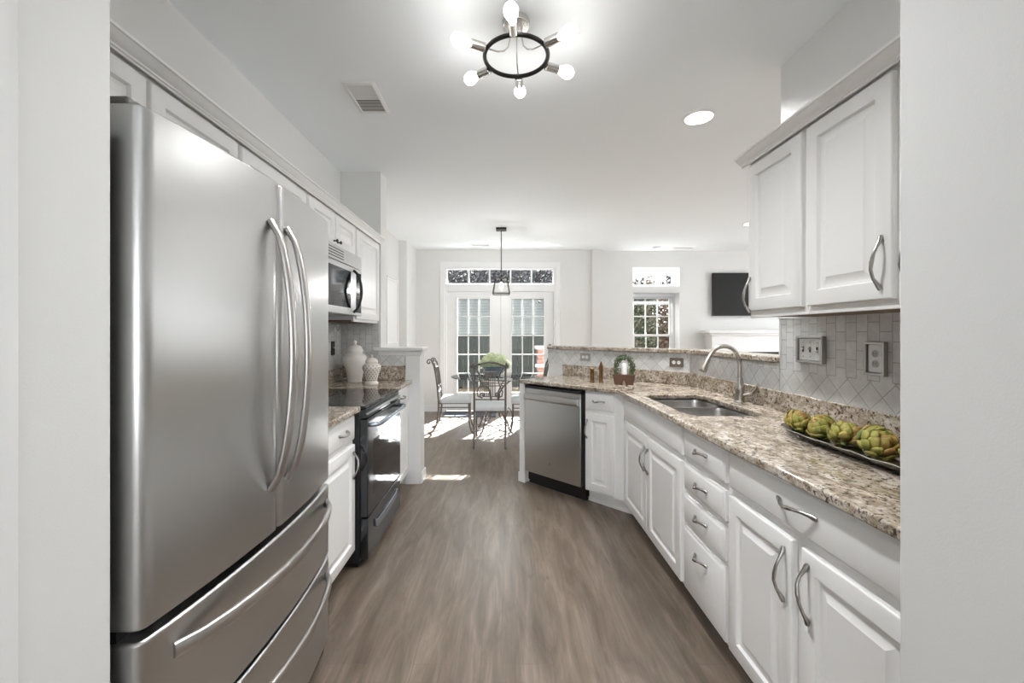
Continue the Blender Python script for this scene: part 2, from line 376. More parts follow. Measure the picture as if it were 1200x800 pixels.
# ------------------------------------------------------------------ french doors, transom, living window
def rect_frame(mb, x0, x1, z0, z1, wd, y0, y1): return mb.holes(x0, x1, z0, z1, [(x0 + wd, x1 - wd, z0 + wd, z1 - wd)], y0, y1)
def muntins(x0, x1, z0, z1, nx, nz, y0, y1, wd=.02):
    hx = [(x0 + (x1 - x0) * i / nx + (wd / 2 if i else 0), x0 + (x1 - x0) * (i + 1) / nx - (wd / 2 if i < nx - 1 else 0)) for i in range(nx)]
    hz = [(z0 + (z1 - z0) * i / nz + (wd / 2 if i else 0), z0 + (z1 - z0) * (i + 1) / nz - (wd / 2 if i < nz - 1 else 0)) for i in range(nz)]
    e = .012
    return MB().holes(x0 - e, x1 + e, z0 - e, z1 + e, [(a[0], a[1], c_[0], c_[1]) for a in hx for c_ in hz], y0, y1)
XM = -.045
# casing + frame around the pair
fr = MB().holes(DX0 - .0, DX1 + .0, 0, 2.46, [(DX0 + .035, DX1 - .035, -.1, 2.045), (DX0 + .03, DX1 - .03, 2.165, 2.43)], YF - .005, YF + .16)
fr.holes(DX0 - .075, DX1 + .075, 0, 2.535, [(DX0 + .004, DX1 - .004, -.1, 2.456)], YF - .022, YF - .001)
struct(fr.build('trim_4', 'trim_paint', bevel=.004))
def french_door(n, x0, x1, gx0, gx1, knob_side):
    d = MB().holes(x0, x1, .012, 2.04, [(gx0, gx1, .32, 1.94)], YF + .03, YF + .075).build('door_%d' % n, 'trim_paint', bevel=.003); struct(d)
    rect_frame(MB(), gx0 - .028, gx1 + .028, .292, 1.968, .03, YF + .018, YF + .0295).build('glass_frame', 'trim_paint', d, bevel=.004)
    muntins(gx0, gx1, .32, 1.94, 3, 5, YF + .026, YF + .038).build('grille', 'trim_paint', d)
    MB().box(gx0, YF + .058, .32, gx1, YF + .062, 1.94).build('pane', 'window_glass', d)
    return d
d1 = french_door(1, DX0 + .038, XM - .002, -.785, -.235, 0)
d2 = french_door(2, XM + .002, DX1 - .038, .14, .69, 1)
k = MB().lathe([(.028, 0), (.028, .008), (.012, .012), (.011, .03), (.026, .045), (.028, .055), (.018, .066)]).rot(Matrix.Translation((.79, YF + .03, .95)) @ Matrix.Rotation(R(90), 4, 'X'))
k.build('door_knob', 'satin_nickel', d2)
MB().lathe([(.028, 0), (.028, .012), (.018, .022)]).rot(Matrix.Translation((.79, YF + .03, 1.12)) @ Matrix.Rotation(R(90), 4, 'X')).build('deadbolt', 'satin_nickel', d2)
bx_ = [tag(MB().lathe([(.018, 0), (.018, .012), (.006, .03)]).rot(Matrix.Translation((.61, YF + .024, 1.865)) @ Matrix.Rotation(R(90), 4, 'X')).build('suction_hook', 'dark_plate'), 'small dark round suction hook on the top right pane of the right french door', 'hook')]
tr = struct(muntins(DX0 + .05, DX1 - .05, 2.185, 2.41, 5, 1, YF + .03, YF + .06, .028).build('window_1', 'trim_paint'))
MB().box(DX0 + .03, YF + .042, 2.17, DX1 - .03, YF + .046, 2.43).build('pane', 'window_glass', tr)
def blind(label, x0, x1, ztop, zbot, y, pitch=.021, tilt=52, wd=.021):
    t = thing('mini_blind', label, 'blind', (0, 0, 0), 0)
    MB().box(x0, y - .008, ztop - .022, x1, y + .008, ztop).build('headrail', 'white_plastic', t)
    MB().box(x0, y - .008, zbot, x1, y + .008, zbot + .018).build('bottom_rail', 'plate_steel' if tilt > 20 else 'white_plastic', t)
    mb = MB(); z = ztop - .03; c, s = math.cos(R(tilt)) * wd / 2, math.sin(R(tilt)) * wd / 2
    while z > zbot + .024:
        mb.add([(x0 + .003, y - c, z - s), (x1 - .003, y - c, z - s), (x1 - .003, y + c, z + s), (x0 + .003, y + c, z + s),
                (x0 + .003, y - c, z - s + .0012), (x1 - .003, y - c, z - s + .0012), (x1 - .003, y + c, z + s + .0012), (x0 + .003, y + c, z + s + .0012)],
               [(0, 1, 2, 3), (7, 6, 5, 4), (0, 4, 5, 1), (1, 5, 6, 2), (2, 6, 7, 3), (3, 7, 4, 0)]); z -= pitch
    mb.build('slats', 'blind_slat', t, smooth=0); return t
blind('half lowered white mini blind behind the left french door grille', -.78, -.24, 1.94, 1.285, YF + .048)
blind('half lowered white mini blind behind the right french door grille', .145, .685, 1.94, 1.285, YF + .048)
# living room window
YG = YL + .19
w2 = struct(MB().holes(WX0, WX1, .62, 2.03, [(WX0 + .045, WX1 - .045, .665, 1.985)], YG, YG + .08).build('window_2', 'trim_paint', bevel=.003))
muntins(WX0 + .085, WX1 - .085, .705, 1.275, 3, 2, YG + .012, YG + .03).build('lower_sash', 'trim_paint', w2)
rect_frame(MB(), WX0 + .045, WX1 - .045, .665, 1.315, .042, YG + .004, YG + .036).build('sash_frame', 'trim_paint', w2)
muntins(WX0 + .085, WX1 - .085, 1.315, 1.945, 3, 2, YG + .042, YG + .06).build('upper_sash', 'trim_paint', w2)
rect_frame(MB(), WX0 + .045, WX1 - .045, 1.272, 1.985, .042, YG + .038, YG + .068).build('sash_frame', 'trim_paint', w2)
MB().box(WX0 + .08, YG + .019, .70, WX1 - .08, YG + .022, 1.28).build('pane', 'window_glass', w2)
MB().box(WX0 + .08, YG + .05, 1.31, WX1 - .08, YG + .053, 1.95).build('pane', 'window_glass', w2)
MB().box(WX0 - .0, YL - .02, .595, WX1 + .0, YG, .62).build('window_sill', 'trim_paint', w2, bevel=.004)
w3 = struct(muntins(WX0 + .05, WX1 - .05, 2.19, 2.41, 3, 1, YG + .02, YG + .05, .02).build('window_3', 'trim_paint'))
rect_frame(MB(), WX0, WX1, 2.14, 2.46, .042, YG, YG + .07).build('window_frame', 'trim_paint', w3, bevel=.003)
MB().box(WX0 + .04, YG + .034, 2.18, WX1 - .04, YG + .037, 2.42).build('pane', 'window_glass', w3)
blind('raised white blind bunched at the top of the living room window', WX0 + .05, WX1 - .05, 2.0, 1.83, YG - .03, .012, 8, .045)
# unseen windows added as daylight fill, living room and room behind (plain fixed sashes)
def fill_window(n, x0, x1, z0, z1, y, nx, nz, swap=False):
    a = MB().holes(x0, x1, z0, z1, [(x0 + .06, x1 - .06, z0 + .06, z1 - .06)], y, y + .08)
    g = muntins(x0 + .06, x1 - .06, z0 + .06, z1 - .06, nx, nz, y + .03, y + .055, .025)
    if swap: a.swapxy(); g.swapxy()
    o = struct(a.build('window_%d' % n, 'trim_paint')); g.build('grille', 'trim_paint', o); return o
fill_window(4, 5.55, 6.35, .62, 2.03, YL + .19, 3, 4)
fill_window(5, 2.0, 3.6, .3, 2.4, 6.64, 3, 3, True); fill_window(6, 4.5, 6.1, .3, 2.4, 6.64, 3, 3, True)
fill_window(7, -2.4, -.3, .2, 2.3, -4.56, 3, 3); fill_window(8, .3, 2.4, .2, 2.3, -4.56, 3, 3)

# ------------------------------------------------------------------ cabinet parts (local: x along the run, front towards -y)
def rectring(x0, x1, z0, z1, y): return [(x0, y, z0), (x1, y, z0), (x1, y, z1), (x0, y, z1)]
def panel_front(x0, z0, wd, h, t=.02, fw=.055, raised=True):
    x1, z1 = x0 + wd, z0 + h
    seq = [(0, 0), (0, -(t - .005)), (.0025, -(t - .0015)), (.006, -t)]
    if raised:
        seq += [(fw, -t), (fw + .003, -(t - .004)), (fw + .006, -(t - .010)), (fw + .012, -(t - .012)), (fw + .018, -(t - .012)), (fw + .040, -(t - .003)), (fw + .043, -(t - .001))]
    else:
        seq = [(0, 0), (0, -(t - .007)), (.003, -(t - .006)), (.010, -(t - .0015)), (.013, -t)]
    return MB().rings([rectring(x0 + i, x1 - i, z0 + i, z1 - i, y) for i, y in seq])
def pull(parent, x, z, length=.16, vertical=True, y=-.02, flip=1):
    """wavy arched bar pull with flattened ends"""
    pr = [(-.5, .003, .0065), (-.44, .005, .0085), (-.38, .011, .0065), (-.28, .021, .0048), (-.12, .030, .0052), (.02, .031, .0064), (.16, .029, .0052), (.28, .021, .0048), (.38, .011, .0062), (.44, .005, .0085), (.5, .003, .0065)]
    pts = []; rr = []
    for s, o, r_ in pr:
        wv_ = .006 * math.sin(s * 2 * PI) * flip
        pts.append((x + wv_, y - o, z + s * length) if vertical else (x + s * length, y - o, z + wv_)); rr.append(r_)
    return MB().tube(pts, rr, 8, flat=.8).build('handle', 'satin_nickel', parent, smooth=60)
def base_cabinet(name, label, x, y, rz, wd, depth, spec, toe=True, group=None):
    t = thing(name, label, 'cabinet', (x, y, 0), rz, group)
    if 'sink' in name:
        MB().prism([(0, .10), (0, .883), (.02, .883), (.02, .66), (depth, .66), (depth, 0), (.075, 0), (.075, .10)], 0, wd, 'x').box(-.028, 0, .10, 0, .02, .883).build('body', 'cabinet_paint', t, bevel=.0015)
    else:
        MB().prism([(0, .10), (0, .883), (depth, .883), (depth, 0), (.075, 0), (.075, .10)], 0, wd, 'x').build('body', 'cabinet_paint', t, bevel=.0015)
    for s in spec:
        kind, x0, z0, w_, h_ = s[:5]
        d = panel_front(x0, z0, w_, h_, raised=(kind == 'door')).build('door' if kind == 'door' else 'drawer', 'cabinet_paint', t, smooth=30)
        if len(s) > 5 and s[5]:
            hx, hz, ln, vert = s[5]; pull(d, hx, hz, ln, vert, flip=s[6] if len(s) > 6 else 1)
    return t
def upper_cabinet(name, label, x, y, rz, wd, depth, z0, z1, doors, under=True):
    t = thing(name, label, 'cabinet', (x, y, z0), rz)
    b = MB().box(0, 0, 0.012 if under else 0, wd, depth, z1 - z0)
    if under: b.box(0, 0, 0, wd, .02, .0125)
    b.build('body', 'cabinet_paint', t, bevel=.0015)
    if under: MB().box(.003, .021, .004, wd - .003, depth - .002, .0115).build('bottom_panel', 'brown_wood', t)
    for s in doors:
        x0, dz0, w_, h_ = s[:4]
        d = panel_front(x0, dz0 - z0, w_, h_).build('door', 'cabinet_paint', t, smooth=30)
        if len(s) > 4 and s[4]:
            if s[4][0] == 'knob':
                MB().lathe([(.007, 0), (.005, .004), (.004, .014), (.011, .02), (.012, .025), (.007, .029)], n=12).rot(Matrix.Translation((s[4][1], -.02, s[4][2] - z0)) @ Matrix.Rotation(R(90), 4, 'X')).build('knob', 'dark_plate', d)
            else: pull(d, s[4][0], s[4][1] - z0, .165, True)
    return t

# ---- right run: face frame plane X = .88, door fronts at .86; local x runs towards the camera from Y = y
RX = .88; RD = XR - RX - .002; RZ = -R(90)
base_cabinet('sink_base_cabinet', 'white two-door base cabinet below the sink with a plain false drawer front', RX, 3.003, RZ, .985, RD, [
    ('drawer', .012, .730, .955, .138), ('door', .012, .115, .472, .585, (.455, .56, .155, True)), ('door', .49, .115, .478, .585, (.52, .56, .155, True), -1)])
base_cabinet('drawer_cabinet', 'white base cabinet with a column of four drawers right of the sink cabinet', RX, 2.016, RZ, .398, RD, [
    ('drawer', .014, .736, .368, .132, (.198, .80, .11, False)), ('drawer', .014, .587, .368, .119, (.198, .65, .11, False)),
    ('drawer', .014, .432, .368, .128, (.198, .505, .11, False)), ('drawer', .014, .115, .368, .290, (.198, .335, .11, False))])
base_cabinet('base_cabinet', 'white base cabinet with one wide drawer over two doors beneath the artichoke tray', RX, 1.616, RZ, .785, RD, [
    ('drawer', .014, .732, .757, .136, (.39, .81, .165, False)), ('door', .014, .115, .354, .588, (.335, .585, .17, True)), ('door', .405, .115, .366, .588, (.437, .585, .17, True), -1)])
# ---- angled end of the run; local x runs right/near
c45 = math.sqrt(.5)
FD = 3.895 + .02 * math.sqrt(2)          # face-frame plane X + Y of the angled units
def diag(u, off=0): return ((FD / 2 + u * c45 + off * c45), (FD / 2 - u * c45 + off * c45))
uL = (.189 - 3.70) * c45; uR = (.626 - 3.276) * c45        # dishwasher ends along the diagonal
uC = (RX - (FD - RX)) * c45
px, py = diag(uR + .008)
cw = uC - uR - .01
base_cabinet('corner_base_cabinet', 'narrow white base cabinet with one drawer and one door right of the dishwasher', px, py, -R(45), cw, .40, [
    ('drawer', .012, .735, .245, .135, (.135, .805, .11, False)), ('door', .012, .115, .245, .592, (.03, .585, .15, True))])
# end panel of the peninsula
px, py = diag(uL - .075)
t = thing('end_panel', 'white panel closing the left end of the counter beside the dishwasher', 'panel', (px, py, 0), -R(45))
MB().box(.006, -.02, 0, .066, .585, .883).build('panel', 'cabinet_paint', t, bevel=.002)
MB().box(.002, -.026, 0, .078, -.0205, .085).box(-.004, -.026, 0, .0055, .585, .085).build('base_moulding', 'cabinet_paint', t, bevel=.003)
# dishwasher
px, py = diag(uL); W = uR - uL
t = thing('dishwasher', 'stainless steel dishwasher with a bar handle set in the angled counter', 'dishwasher', (px, py, 0), -R(45))
MB().box(.004, .02, .03, W - .004, .56, .872).build('body', 'black_plastic', t)
MB().box(.006, -.03, .115, W - .016, .018, .845).build('door', 'brushed_steel', t, bevel=.004)
MB().box(.006, -.028, .847, W - .016, .02, .868).build('control_strip', 'black_plastic', t)
MB().box(.006, .03, .0, W - .004, .05, .112).build('toe_kick', 'black_plastic', t)
hd = MB().prism([(-.030, .742), (-.052, .752), (-.057, .762), (-.055, .792), (-.048, .802), (-.030, .804)], .012, W - .03, 'x')
hd.build('handle', 'brushed_steel', t, bevel=.004)
MB().lathe([(.012, 0), (.012, .001)], n=20).rot(Matrix.Translation((W * .47, -.03, .235)) @ Matrix.Rotation(R(90), 4, 'X')).build('badge', 'plate_steel', t)
# toe boards of the angled cabinet
px, py = diag(uR + .004)
o = MB().box(0, .058, 0, cw + .05, .0745, .098).box(0, .05, 0, cw + .05, .058, .03).build('trim_5', 'cabinet_paint', loc=(px, py, 0), rz=-R(45), bevel=.003); struct(o)

# ---- right countertop with sink cut-out
def slab(outer, hole, z0, z1):
    bm = bmesh.new(); es = []
    for lp in [outer] + ([hole] if hole else []):
        vs = [bm.verts.new((p[0], p[1], z0)) for p in lp]
        es += [bm.edges.new((vs[i], vs[(i + 1) % len(vs)])) for i in range(len(vs))]
    bmesh.ops.triangle_fill(bm, edges=es, use_beauty=True)
    r = bmesh.ops.extrude_face_region(bm, geom=list(bm.faces))
    for v_ in r['geom']:
        if isinstance(v_, bmesh.types.BMVert): v_.co.z = z1
    bm.verts.ensure_lookup_table(); bm.verts.index_update()
    mb = MB(); mb.v = [tuple(v_.co) for v_ in bm.verts]; mb.f = [tuple(x.index for x in f.verts) for f in bm.faces]; bm.free(); return mb
def rrect(x0, y0, x1, y1, r, n=5):
    pts = []
    for cx, cy_, a0 in ((x1 - r, y0 + r, -90), (x1 - r, y1 - r, 0), (x0 + r, y1 - r, 90), (x0 + r, y0 + r, 180)):
        pts += [(cx + r * math.cos(R(a0 + 90 * i / n)), cy_ + r * math.sin(R(a0 + 90 * i / n))) for i in range(n + 1)]
    return pts
CE = 3.86
SX0, SX1, SY0, SY1 = .925, 1.315, 2.07, 2.79
ct = slab([(.83, .802), (1.478, .802), (1.478, KD - XR - .003), (.585, KD - .589), (.13, CE - .13), (.83, CE - .83)], rrect(SX0, SY0, SX1, SY1, .07), .884, .914).build('granite_countertop', 'granite', bevel=.006, seg=3)
tag(ct, 'speckled granite countertop with a sink cut-out running along the right wall to the angled end', 'countertop')
sp = MB().box(1.458, .802, .9145, 1.479, KD - XR - .012, 1.016)
sp.prism([(.60, KD - .603), (.585, KD - .618), (1.463 , KD - 1.463 - .03), (1.463, KD - 1.463 - .003)], .9145, 1.016)
sp.build('granite_upstand', 'granite', ct, bevel=.003)
# raised bar
bt = slab([(1.45, YW + .004), (1.45, 4.728 - 1.45), (.444, 4.728 - .444), (.60, 5.04 - .60), (1.645, 5.04 - 1.645), (1.645, YW + .004)], None, 1.165, 1.197).build('granite_bar_top', 'granite', bevel=.006, seg=3)
tag(bt, 'long narrow granite bar top on the half wall behind the counter', 'countertop')
# tile on the right: wall, half wall, angled half wall
def tile_panel(x, y, z, rz, ln, h):
    return struct(MB().box(0, -.008, 0, ln, -.0002, h).build('tile_backsplash', 'backsplash_tile', loc=(x, y, z), rz=rz, smooth=0))
tile_panel(XR, YW, 1.016, RZ, YW - .802, .385)
tile_panel(XR, KD - XR - .006, 1.016, RZ, KD - XR - YW - .008, .145)
tile_panel(e0[0], e0[1], 1.016, -R(45), (XR - e0[0]) * math.sqrt(2) - .006, .145)
struct(MB().box(XR - .016, .802, 1.398, XR - .009, YW, 1.412).box(XR - .012, YW - .012, 1.2, XR - .0085, YW, 1.398).build('trim_6', 'trim_paint', bevel=.002))

# ---- sink
t = thing('kitchen_sink', 'stainless double bowl sink set under the granite counter', 'sink', (SX0, SY0, .69))
def bowl(x0, y0, x1, y1, ztop, depth):
    r = .065; seq = [(0, 0), (.002, -.02), (.008, -depth * .75), (.02, -depth * .93), (.05, -depth)]
    mb = MB(); rs = [[(p[0] - SX0, p[1] - SY0, ztop + z - .69) for p in rrect(x0 + i, y0 + i, x1 - i, y1 - i, max(r - i * .3, .02))] for i, z in seq]
    rs.insert(0, [(p[0] - SX0, p[1] - SY0, ztop - .69) for p in rrect(x0 - .012, y0 - .012, x1 + .012, y1 + .012, r + .012)])
    mb.rings(rs, False, True); return mb
YD = 2.5
bowl(SX0 + .004, YD + .014, SX1 - .004, SY1 - .004, .880, .16).build('far_bowl', 'sink_steel', t, smooth=50)
bowl(SX0 + .004, SY0 + .004, SX1 - .004, YD - .014, .880, .16).build('near_bowl', 'sink_steel', t, smooth=50)
for yy, zz in ((2.65, .722), (2.28, .722)):
    MB().lathe([(.042, 0), (.042, .003), (.03, .004), (.012, .001)], (.2, yy - SY0, zz - .69), 20).build('drain', 'chrome', t)
# ---- faucet
FX, FY = 1.395, 2.47
t = thing('kitchen_faucet', 'brushed nickel gooseneck kitchen faucet behind the sink', 'faucet', (FX, FY, .9145))
MB().lathe([(.033, 0), (.033, .008), (.027, .014), (.024, .06), (.026, .07), (.026, .105), (.022, .115), (.0165, .15)], n=24).build('base', 'faucet_nickel', t)
path = [(0, 0, .14), (0, 0, .20), (0, 0, .235)]
rc = .098
path += [(-rc + rc * math.cos(R(a)), -.10 * (1 - math.cos(R(a))) * .12, .235 + rc * math.sin(R(a))) for a in range(12, 156, 12)]
last = path[-1]; path += [(last[0] - .018, last[1] - .002, last[2] - .03)]
MB().tube(path, .0125, 14).build('spout', 'faucet_nickel', t, smooth=60)
p0 = Vector(path[-1]); dv = Vector((-.44, -.02, -.9)).normalized()
MB().tube([p0 - dv * .004, p0 + dv * .006, p0 + dv * .03, p0 + dv * .07, p0 + dv * .085, p0 + dv * .088], [.013, .0155, .0165, .0215, .0215, .017], 16).build('spray_head', 'faucet_nickel', t, smooth=60)
MB().tube([(.015, -.012, .045), (.03, -.025, .05), (.05, -.043, .058)], [.014, .014, .012], 12).build('valve', 'faucet_nickel', t)
MB().tube([(.044, -.038, .056), (.055, -.06, .085), (.062, -.078, .118)], [.009, .006, .0045], 10, flat=1.5).build('lever', 'faucet_nickel', t)

# ---- right upper cabinets
UX = 1.168; UD = XR - UX - .002
upper_cabinet('wall_cabinet', 'white single-door wall cabinet at the far end of the right run', UX, 1.975, RZ, .373, UD, 1.395, 2.12, [(.012, 1.425, .348, .675, (.03, 1.50))])
upper_cabinet('wall_cabinet', 'white two-door wall cabinet above the artichoke tray', UX, 1.60, RZ, .768, UD, 1.395, 2.12, [(.012, 1.425, .350, .675, (.330, 1.535)), (.395, 1.425, .36, .675, (.425, 1.535))])
def crown(x_face, y0, y1, sgn, n, end_depth):
    pr = [(0, 2.108), (.005, 2.108), (.007, 2.113), (.012, 2.115), (.014, 2.120), (.022, 2.125), (.031, 2.134), (.036, 2.141), (.039, 2.144), (.045, 2.145), (.045, 2.154), (-.02, 2.154), (-.02, 2.121), (0, 2.120)]
    mb = MB().prism([(x_face + sgn * (a + .0215), z) for a, z in pr], y0, y1, 'y')
    mb.box(min(x_face, x_face - sgn * end_depth), y0, 2.121, max(x_face, x_face - sgn * end_depth), y1, 2.153)
    return struct(mb.build('trim_%d' % n, 'cabinet_paint', smooth=30))
crown(UX, .802, 2.0, -1, 7, UD)

# ---- left run
LZ = R(90); LX = -.845            # face frame plane; door fronts at -.825
LD = LX - XL - .002
base_cabinet('base_cabinet', 'white base cabinet with one drawer and one door between refrigerator and oven', LX, 1.765, LZ, .578, LD, [
    ('drawer', .014, .735, .55, .135, (.38, .805, .11, False)), ('door', .014, .115, .55, .592, (.525, .60, .15, True))])
base_cabinet('base_cabinet', 'white base cabinet with one drawer and one door beyond the black oven', LX, 3.105, LZ, .563, LD, [
    ('drawer', .014, .735, .535, .135, (.28, .805, .11, False)), ('door', .014, .115, .535, .592, None)])
for y0, y1, lab, bk_ in ((1.765, 2.343, 'short granite countertop between refrigerator and black oven', False), (3.103, 3.666, 'short granite countertop under the two white jars', True)):
    c_ = MB().box(XL + .002, y0, .884, -.80, y1, .914).build('granite_countertop', 'granite', bevel=.005, seg=3); tag(c_, lab, 'countertop')
    b = MB().box(XL + .002, y0, .9145, XL + .022, y1, 1.02)
    if bk_: b.box(XL + .0225, y1 - .008, .9145, -.86, y1 + .012, 1.04)
    b.build('granite_upstand', 'granite', c_, bevel=.003)
tile_panel(XL, 1.74, 1.02, LZ, 3.668 - 1.74, .392)
tile_panel(XL + .009, YS0, 1.04, 0, -1.09 - XL - .012, .37)
tile_panel(-1.088, YS0, 1.04, 0, .225, .09)
LUX = -1.105; LUD = LUX - XL - .002
upper_cabinet('wall_cabinet', 'white two-door wall cabinet above the refrigerator', LUX, .86, LZ, .865, LUD, 1.83, 2.12, [(.014, 1.85, .40, .25), (.428, 1.85, .422, .25)], False)
upper_cabinet('wall_cabinet', 'white wall cabinet between the refrigerator top and the microwave cabinet', LUX, 1.727, LZ, .60, LUD, 1.41, 2.12, [(.012, 1.43, .565, .67)])
upper_cabinet('wall_cabinet', 'small white two-door wall cabinet directly above the microwave', LUX, 2.329, LZ, .755, LUD, 1.885, 2.12, [(.013, 1.893, .355, .207, ('knob', .345, 1.915)), (.383, 1.893, .355, .207, ('knob', .405, 1.915))], False)
upper_cabinet('wall_cabinet', 'tall white one-door wall cabinet over the white jars', LUX, 3.086, LZ, .585, LUD, 1.41, 2.12, [(.014, 1.43, .555, .67)])
crown(LUX, .802, 3.678, 1, 8, LUD)

# ---- refrigerator
FW = .91
t = thing('refrigerator', 'stainless french door refrigerator with two bottom drawers by the left wall', 'refrigerator', (-.727, .835, 0), LZ)
def bow(x): return -.034 * (1 - (2 * x / FW - 1) ** 2)
MB().box(.004, .072, .02, FW - .004, .69, 1.765).build('body', 'fridge_side', t, bevel=.004)
for fx in (.06, FW - .06):
    MB().box(fx - .03, .10, 0, fx + .03, .66, .02).build('foot', 'black_plastic', t)
def fridge_front(x0, x1, z0, z1):
    n = 14; pts = []; r = .016
    for i in range(n + 1):
        x = x0 + (x1 - x0) * i / n
        pts.append((x, bow(x)))
    a, b_ = pts[0], pts[-1]
    poly = [(x0, .066), (x0, a[1] + r), (x0 + .004, a[1] + .005), (x0 + .014, bow(x0 + .014))] + [p for p in pts if x0 + .02 < p[0] < x1 - .02] + [(x1 - .014, bow(x1 - .014)), (x1 - .004, b_[1] + .005), (x1, b_[1] + r), (x1, .066)]
    return MB().prism(poly, z0, z1)
HM = FW * .497
dl = fridge_front(0, HM - .003, .722, 1.782).build('door', 'brushed_steel', t, bevel=.004, smooth=50)
dr = fridge_front(HM + .003, FW, .722, 1.782).build('door', 'brushed_steel', t, bevel=.004, smooth=50)
f1 = fridge_front(0, FW, .412, .698).build('drawer', 'brushed_steel', t, bevel=.006, smooth=50)
f2 = fridge_front(0, FW, .062, .398).build('drawer', 'brushed_steel', t, bevel=.006, smooth=50)
MB().box(.004, .05, .40, FW - .004, .071, 1.77).build('gasket', 'black_plastic', t)
MB().box(.01, .02, .0, FW - .01, .07, .055).build('kick_grille', 'black_plastic', t)
for hx in (.0, FW - .10):
    MB().box(hx + .006, .03, 1.783, hx + .094, .16, 1.80).box(hx + .02, .071, 1.766, hx + .08, .16, 1.783).build('hinge_cover', 'fridge_side', t, bevel=.004)
def bowed_handle(parent, a, b_, out, vertical):
    n = 18; pts = []
    for i in range(n + 1):
        s = i / n; o_ = out * (math.sin(PI * s) ** .55) if 0 < s < 1 else 0
        if vertical: x = a[0]; z = a[1] + (b_[1] - a[1]) * s
        else: x = a[0] + (b_[0] - a[0]) * s; z = a[1]
        pts.append((x, bow(x) - .004 - o_, z))
    mb = MB(); rs = []
    for i, p in enumerate(pts):
        q0 = Vector(pts[max(i - 1, 0)]); q1 = Vector(pts[min(i + 1, n)]); tt = (q1 - q0).normalized()
        side = Vector((1, 0, 0)) if vertical else Vector((0, 0, 1)); nr = tt.cross(side).normalized()
        hw, ht = .018, .0105
        rs.append([Vector(p) + side * (hw * math.cos(q_)) * (1 if abs(math.cos(q_)) > .5 else 1) + nr * (ht * math.sin(q_)) for q_ in [2 * PI * (k + .5) / 12 for k in range(12)]])
    mb.rings(rs)
    return mb.build('handle', 'fridge_handle', parent, smooth=50)
bowed_handle(dl, (HM - .045, .86), (HM - .045, 1.655), .066, True)
bowed_handle(dr, (HM + .050, .86), (HM + .050, 1.655), .066, True)
bowed_handle(f1, (.07, .635), (FW - .05, .635), .058, False)
bowed_handle(f2, (.07, .345), (FW - .05, .345), .058, False)

# ---- oven / range
t = thing('electric_range', 'black glass-top electric range between the left base cabinets', 'oven', (-.775, 2.348, 0), LZ)
RW = .752
MB().box(.003, .035, .03, RW - .003, .655, .895).build('body', 'black_plastic', t, bevel=.003)
MB().box(0, .0, .897, RW, .65, .914).build('cooktop', 'black_glass', t, bevel=.004)
for cx_, cy_, r_ in ((.2, .18, .1), (.55, .18, .08), (.2, .46, .08), (.55, .46, .1)):
    MB().rings([[(cx_ + q_ * math.cos(a), cy_ + q_ * math.sin(a), .9143) for a in [2 * PI * k / 40 for k in range(40)]] for q_ in (r_, r_ - .004)], False, False).build('burner_ring', 'plate_steel', t, smooth=0)
MB().prism([(.0, .896), (.0, .872), (-.012, .862), (-.006, .845), (.034, .845), (.034, .896)], .003, RW - .003, 'x').build('control_panel', 'oven_front', t, bevel=.002)
od = MB().box(.006, -.012, .285, RW - .006, .034, .838).build('oven_door', 'oven_front', t, bevel=.005)
MB().box(.11, -.0135, .37, RW - .11, -.0122, .70).build('window', 'black_glass', od)
hb = MB().tube([(.05, -.012, .80), (.052, -.045, .80), (.07, -.058, .80), (.2, -.063, .80), (RW / 2, -.065, .80), (RW - .2, -.063, .80), (RW - .07, -.058, .80), (RW - .052, -.045, .80), (RW - .05, -.012, .80)], .013, 10, flat=1)
hb.build('handle', 'oven_handle', od, smooth=60)
dw_ = MB().box(.006, -.012, .05, RW - .006, .034, .276).build('drawer', 'oven_front', t, bevel=.005)
MB().prism([(.13, .185), (.16, .165), (RW / 2, .155), (RW - .16, .165), (RW - .13, .185), (RW - .13, .225), (RW - .16, .21), (RW / 2, .2), (.16, .21), (.13, .225)], -.022, -.0125, 'y').build('handle', 'oven_handle', dw_, bevel=.003)
MB().box(.02, .05, 0, RW - .02, .6, .03).build('base', 'black_plastic', t)

# ---- microwave
t = thing('microwave', 'stainless over-the-range microwave with a black bow handle', 'microwave', (-1.05, 2.335, 1.45), LZ)
MW = .745; MD = -1.05 - XL - .003
MB().box(0, .022, 0, MW, MD, .43).build('body', 'plate_steel', t, bevel=.003)
MB().box(0, -.0, .335, MW, .0215, .43).build('vent_panel', 'brushed_steel', t, bevel=.003)
for i in range(4):
    MB().box(.02, -.002, .352 + i * .017, MW * .55, -.0003, .357 + i * .017).build('vent_slot', 'slot_black', t, smooth=0)
md = MB().box(0, -.006, .0, MW, .0215, .33).build('door', 'brushed_steel', t, bevel=.004)
MB().box(.05, -.008, .045, MW * .70, -.0065, .295).build('window', 'black_glass', md, bevel=.001)
MB().box(MW * .84, -.008, .02, MW - .02, -.0065, .305).build('keypad', 'black_glass', md, bevel=.001)
n = 16
MB().tube([(MW * .77, -.008 - .055 * math.sin(PI * i / n) ** .6, .02 + .29 * i / n) for i in range(n + 1)], .0095, 10).build('handle', 'black_plastic', md, smooth=60)

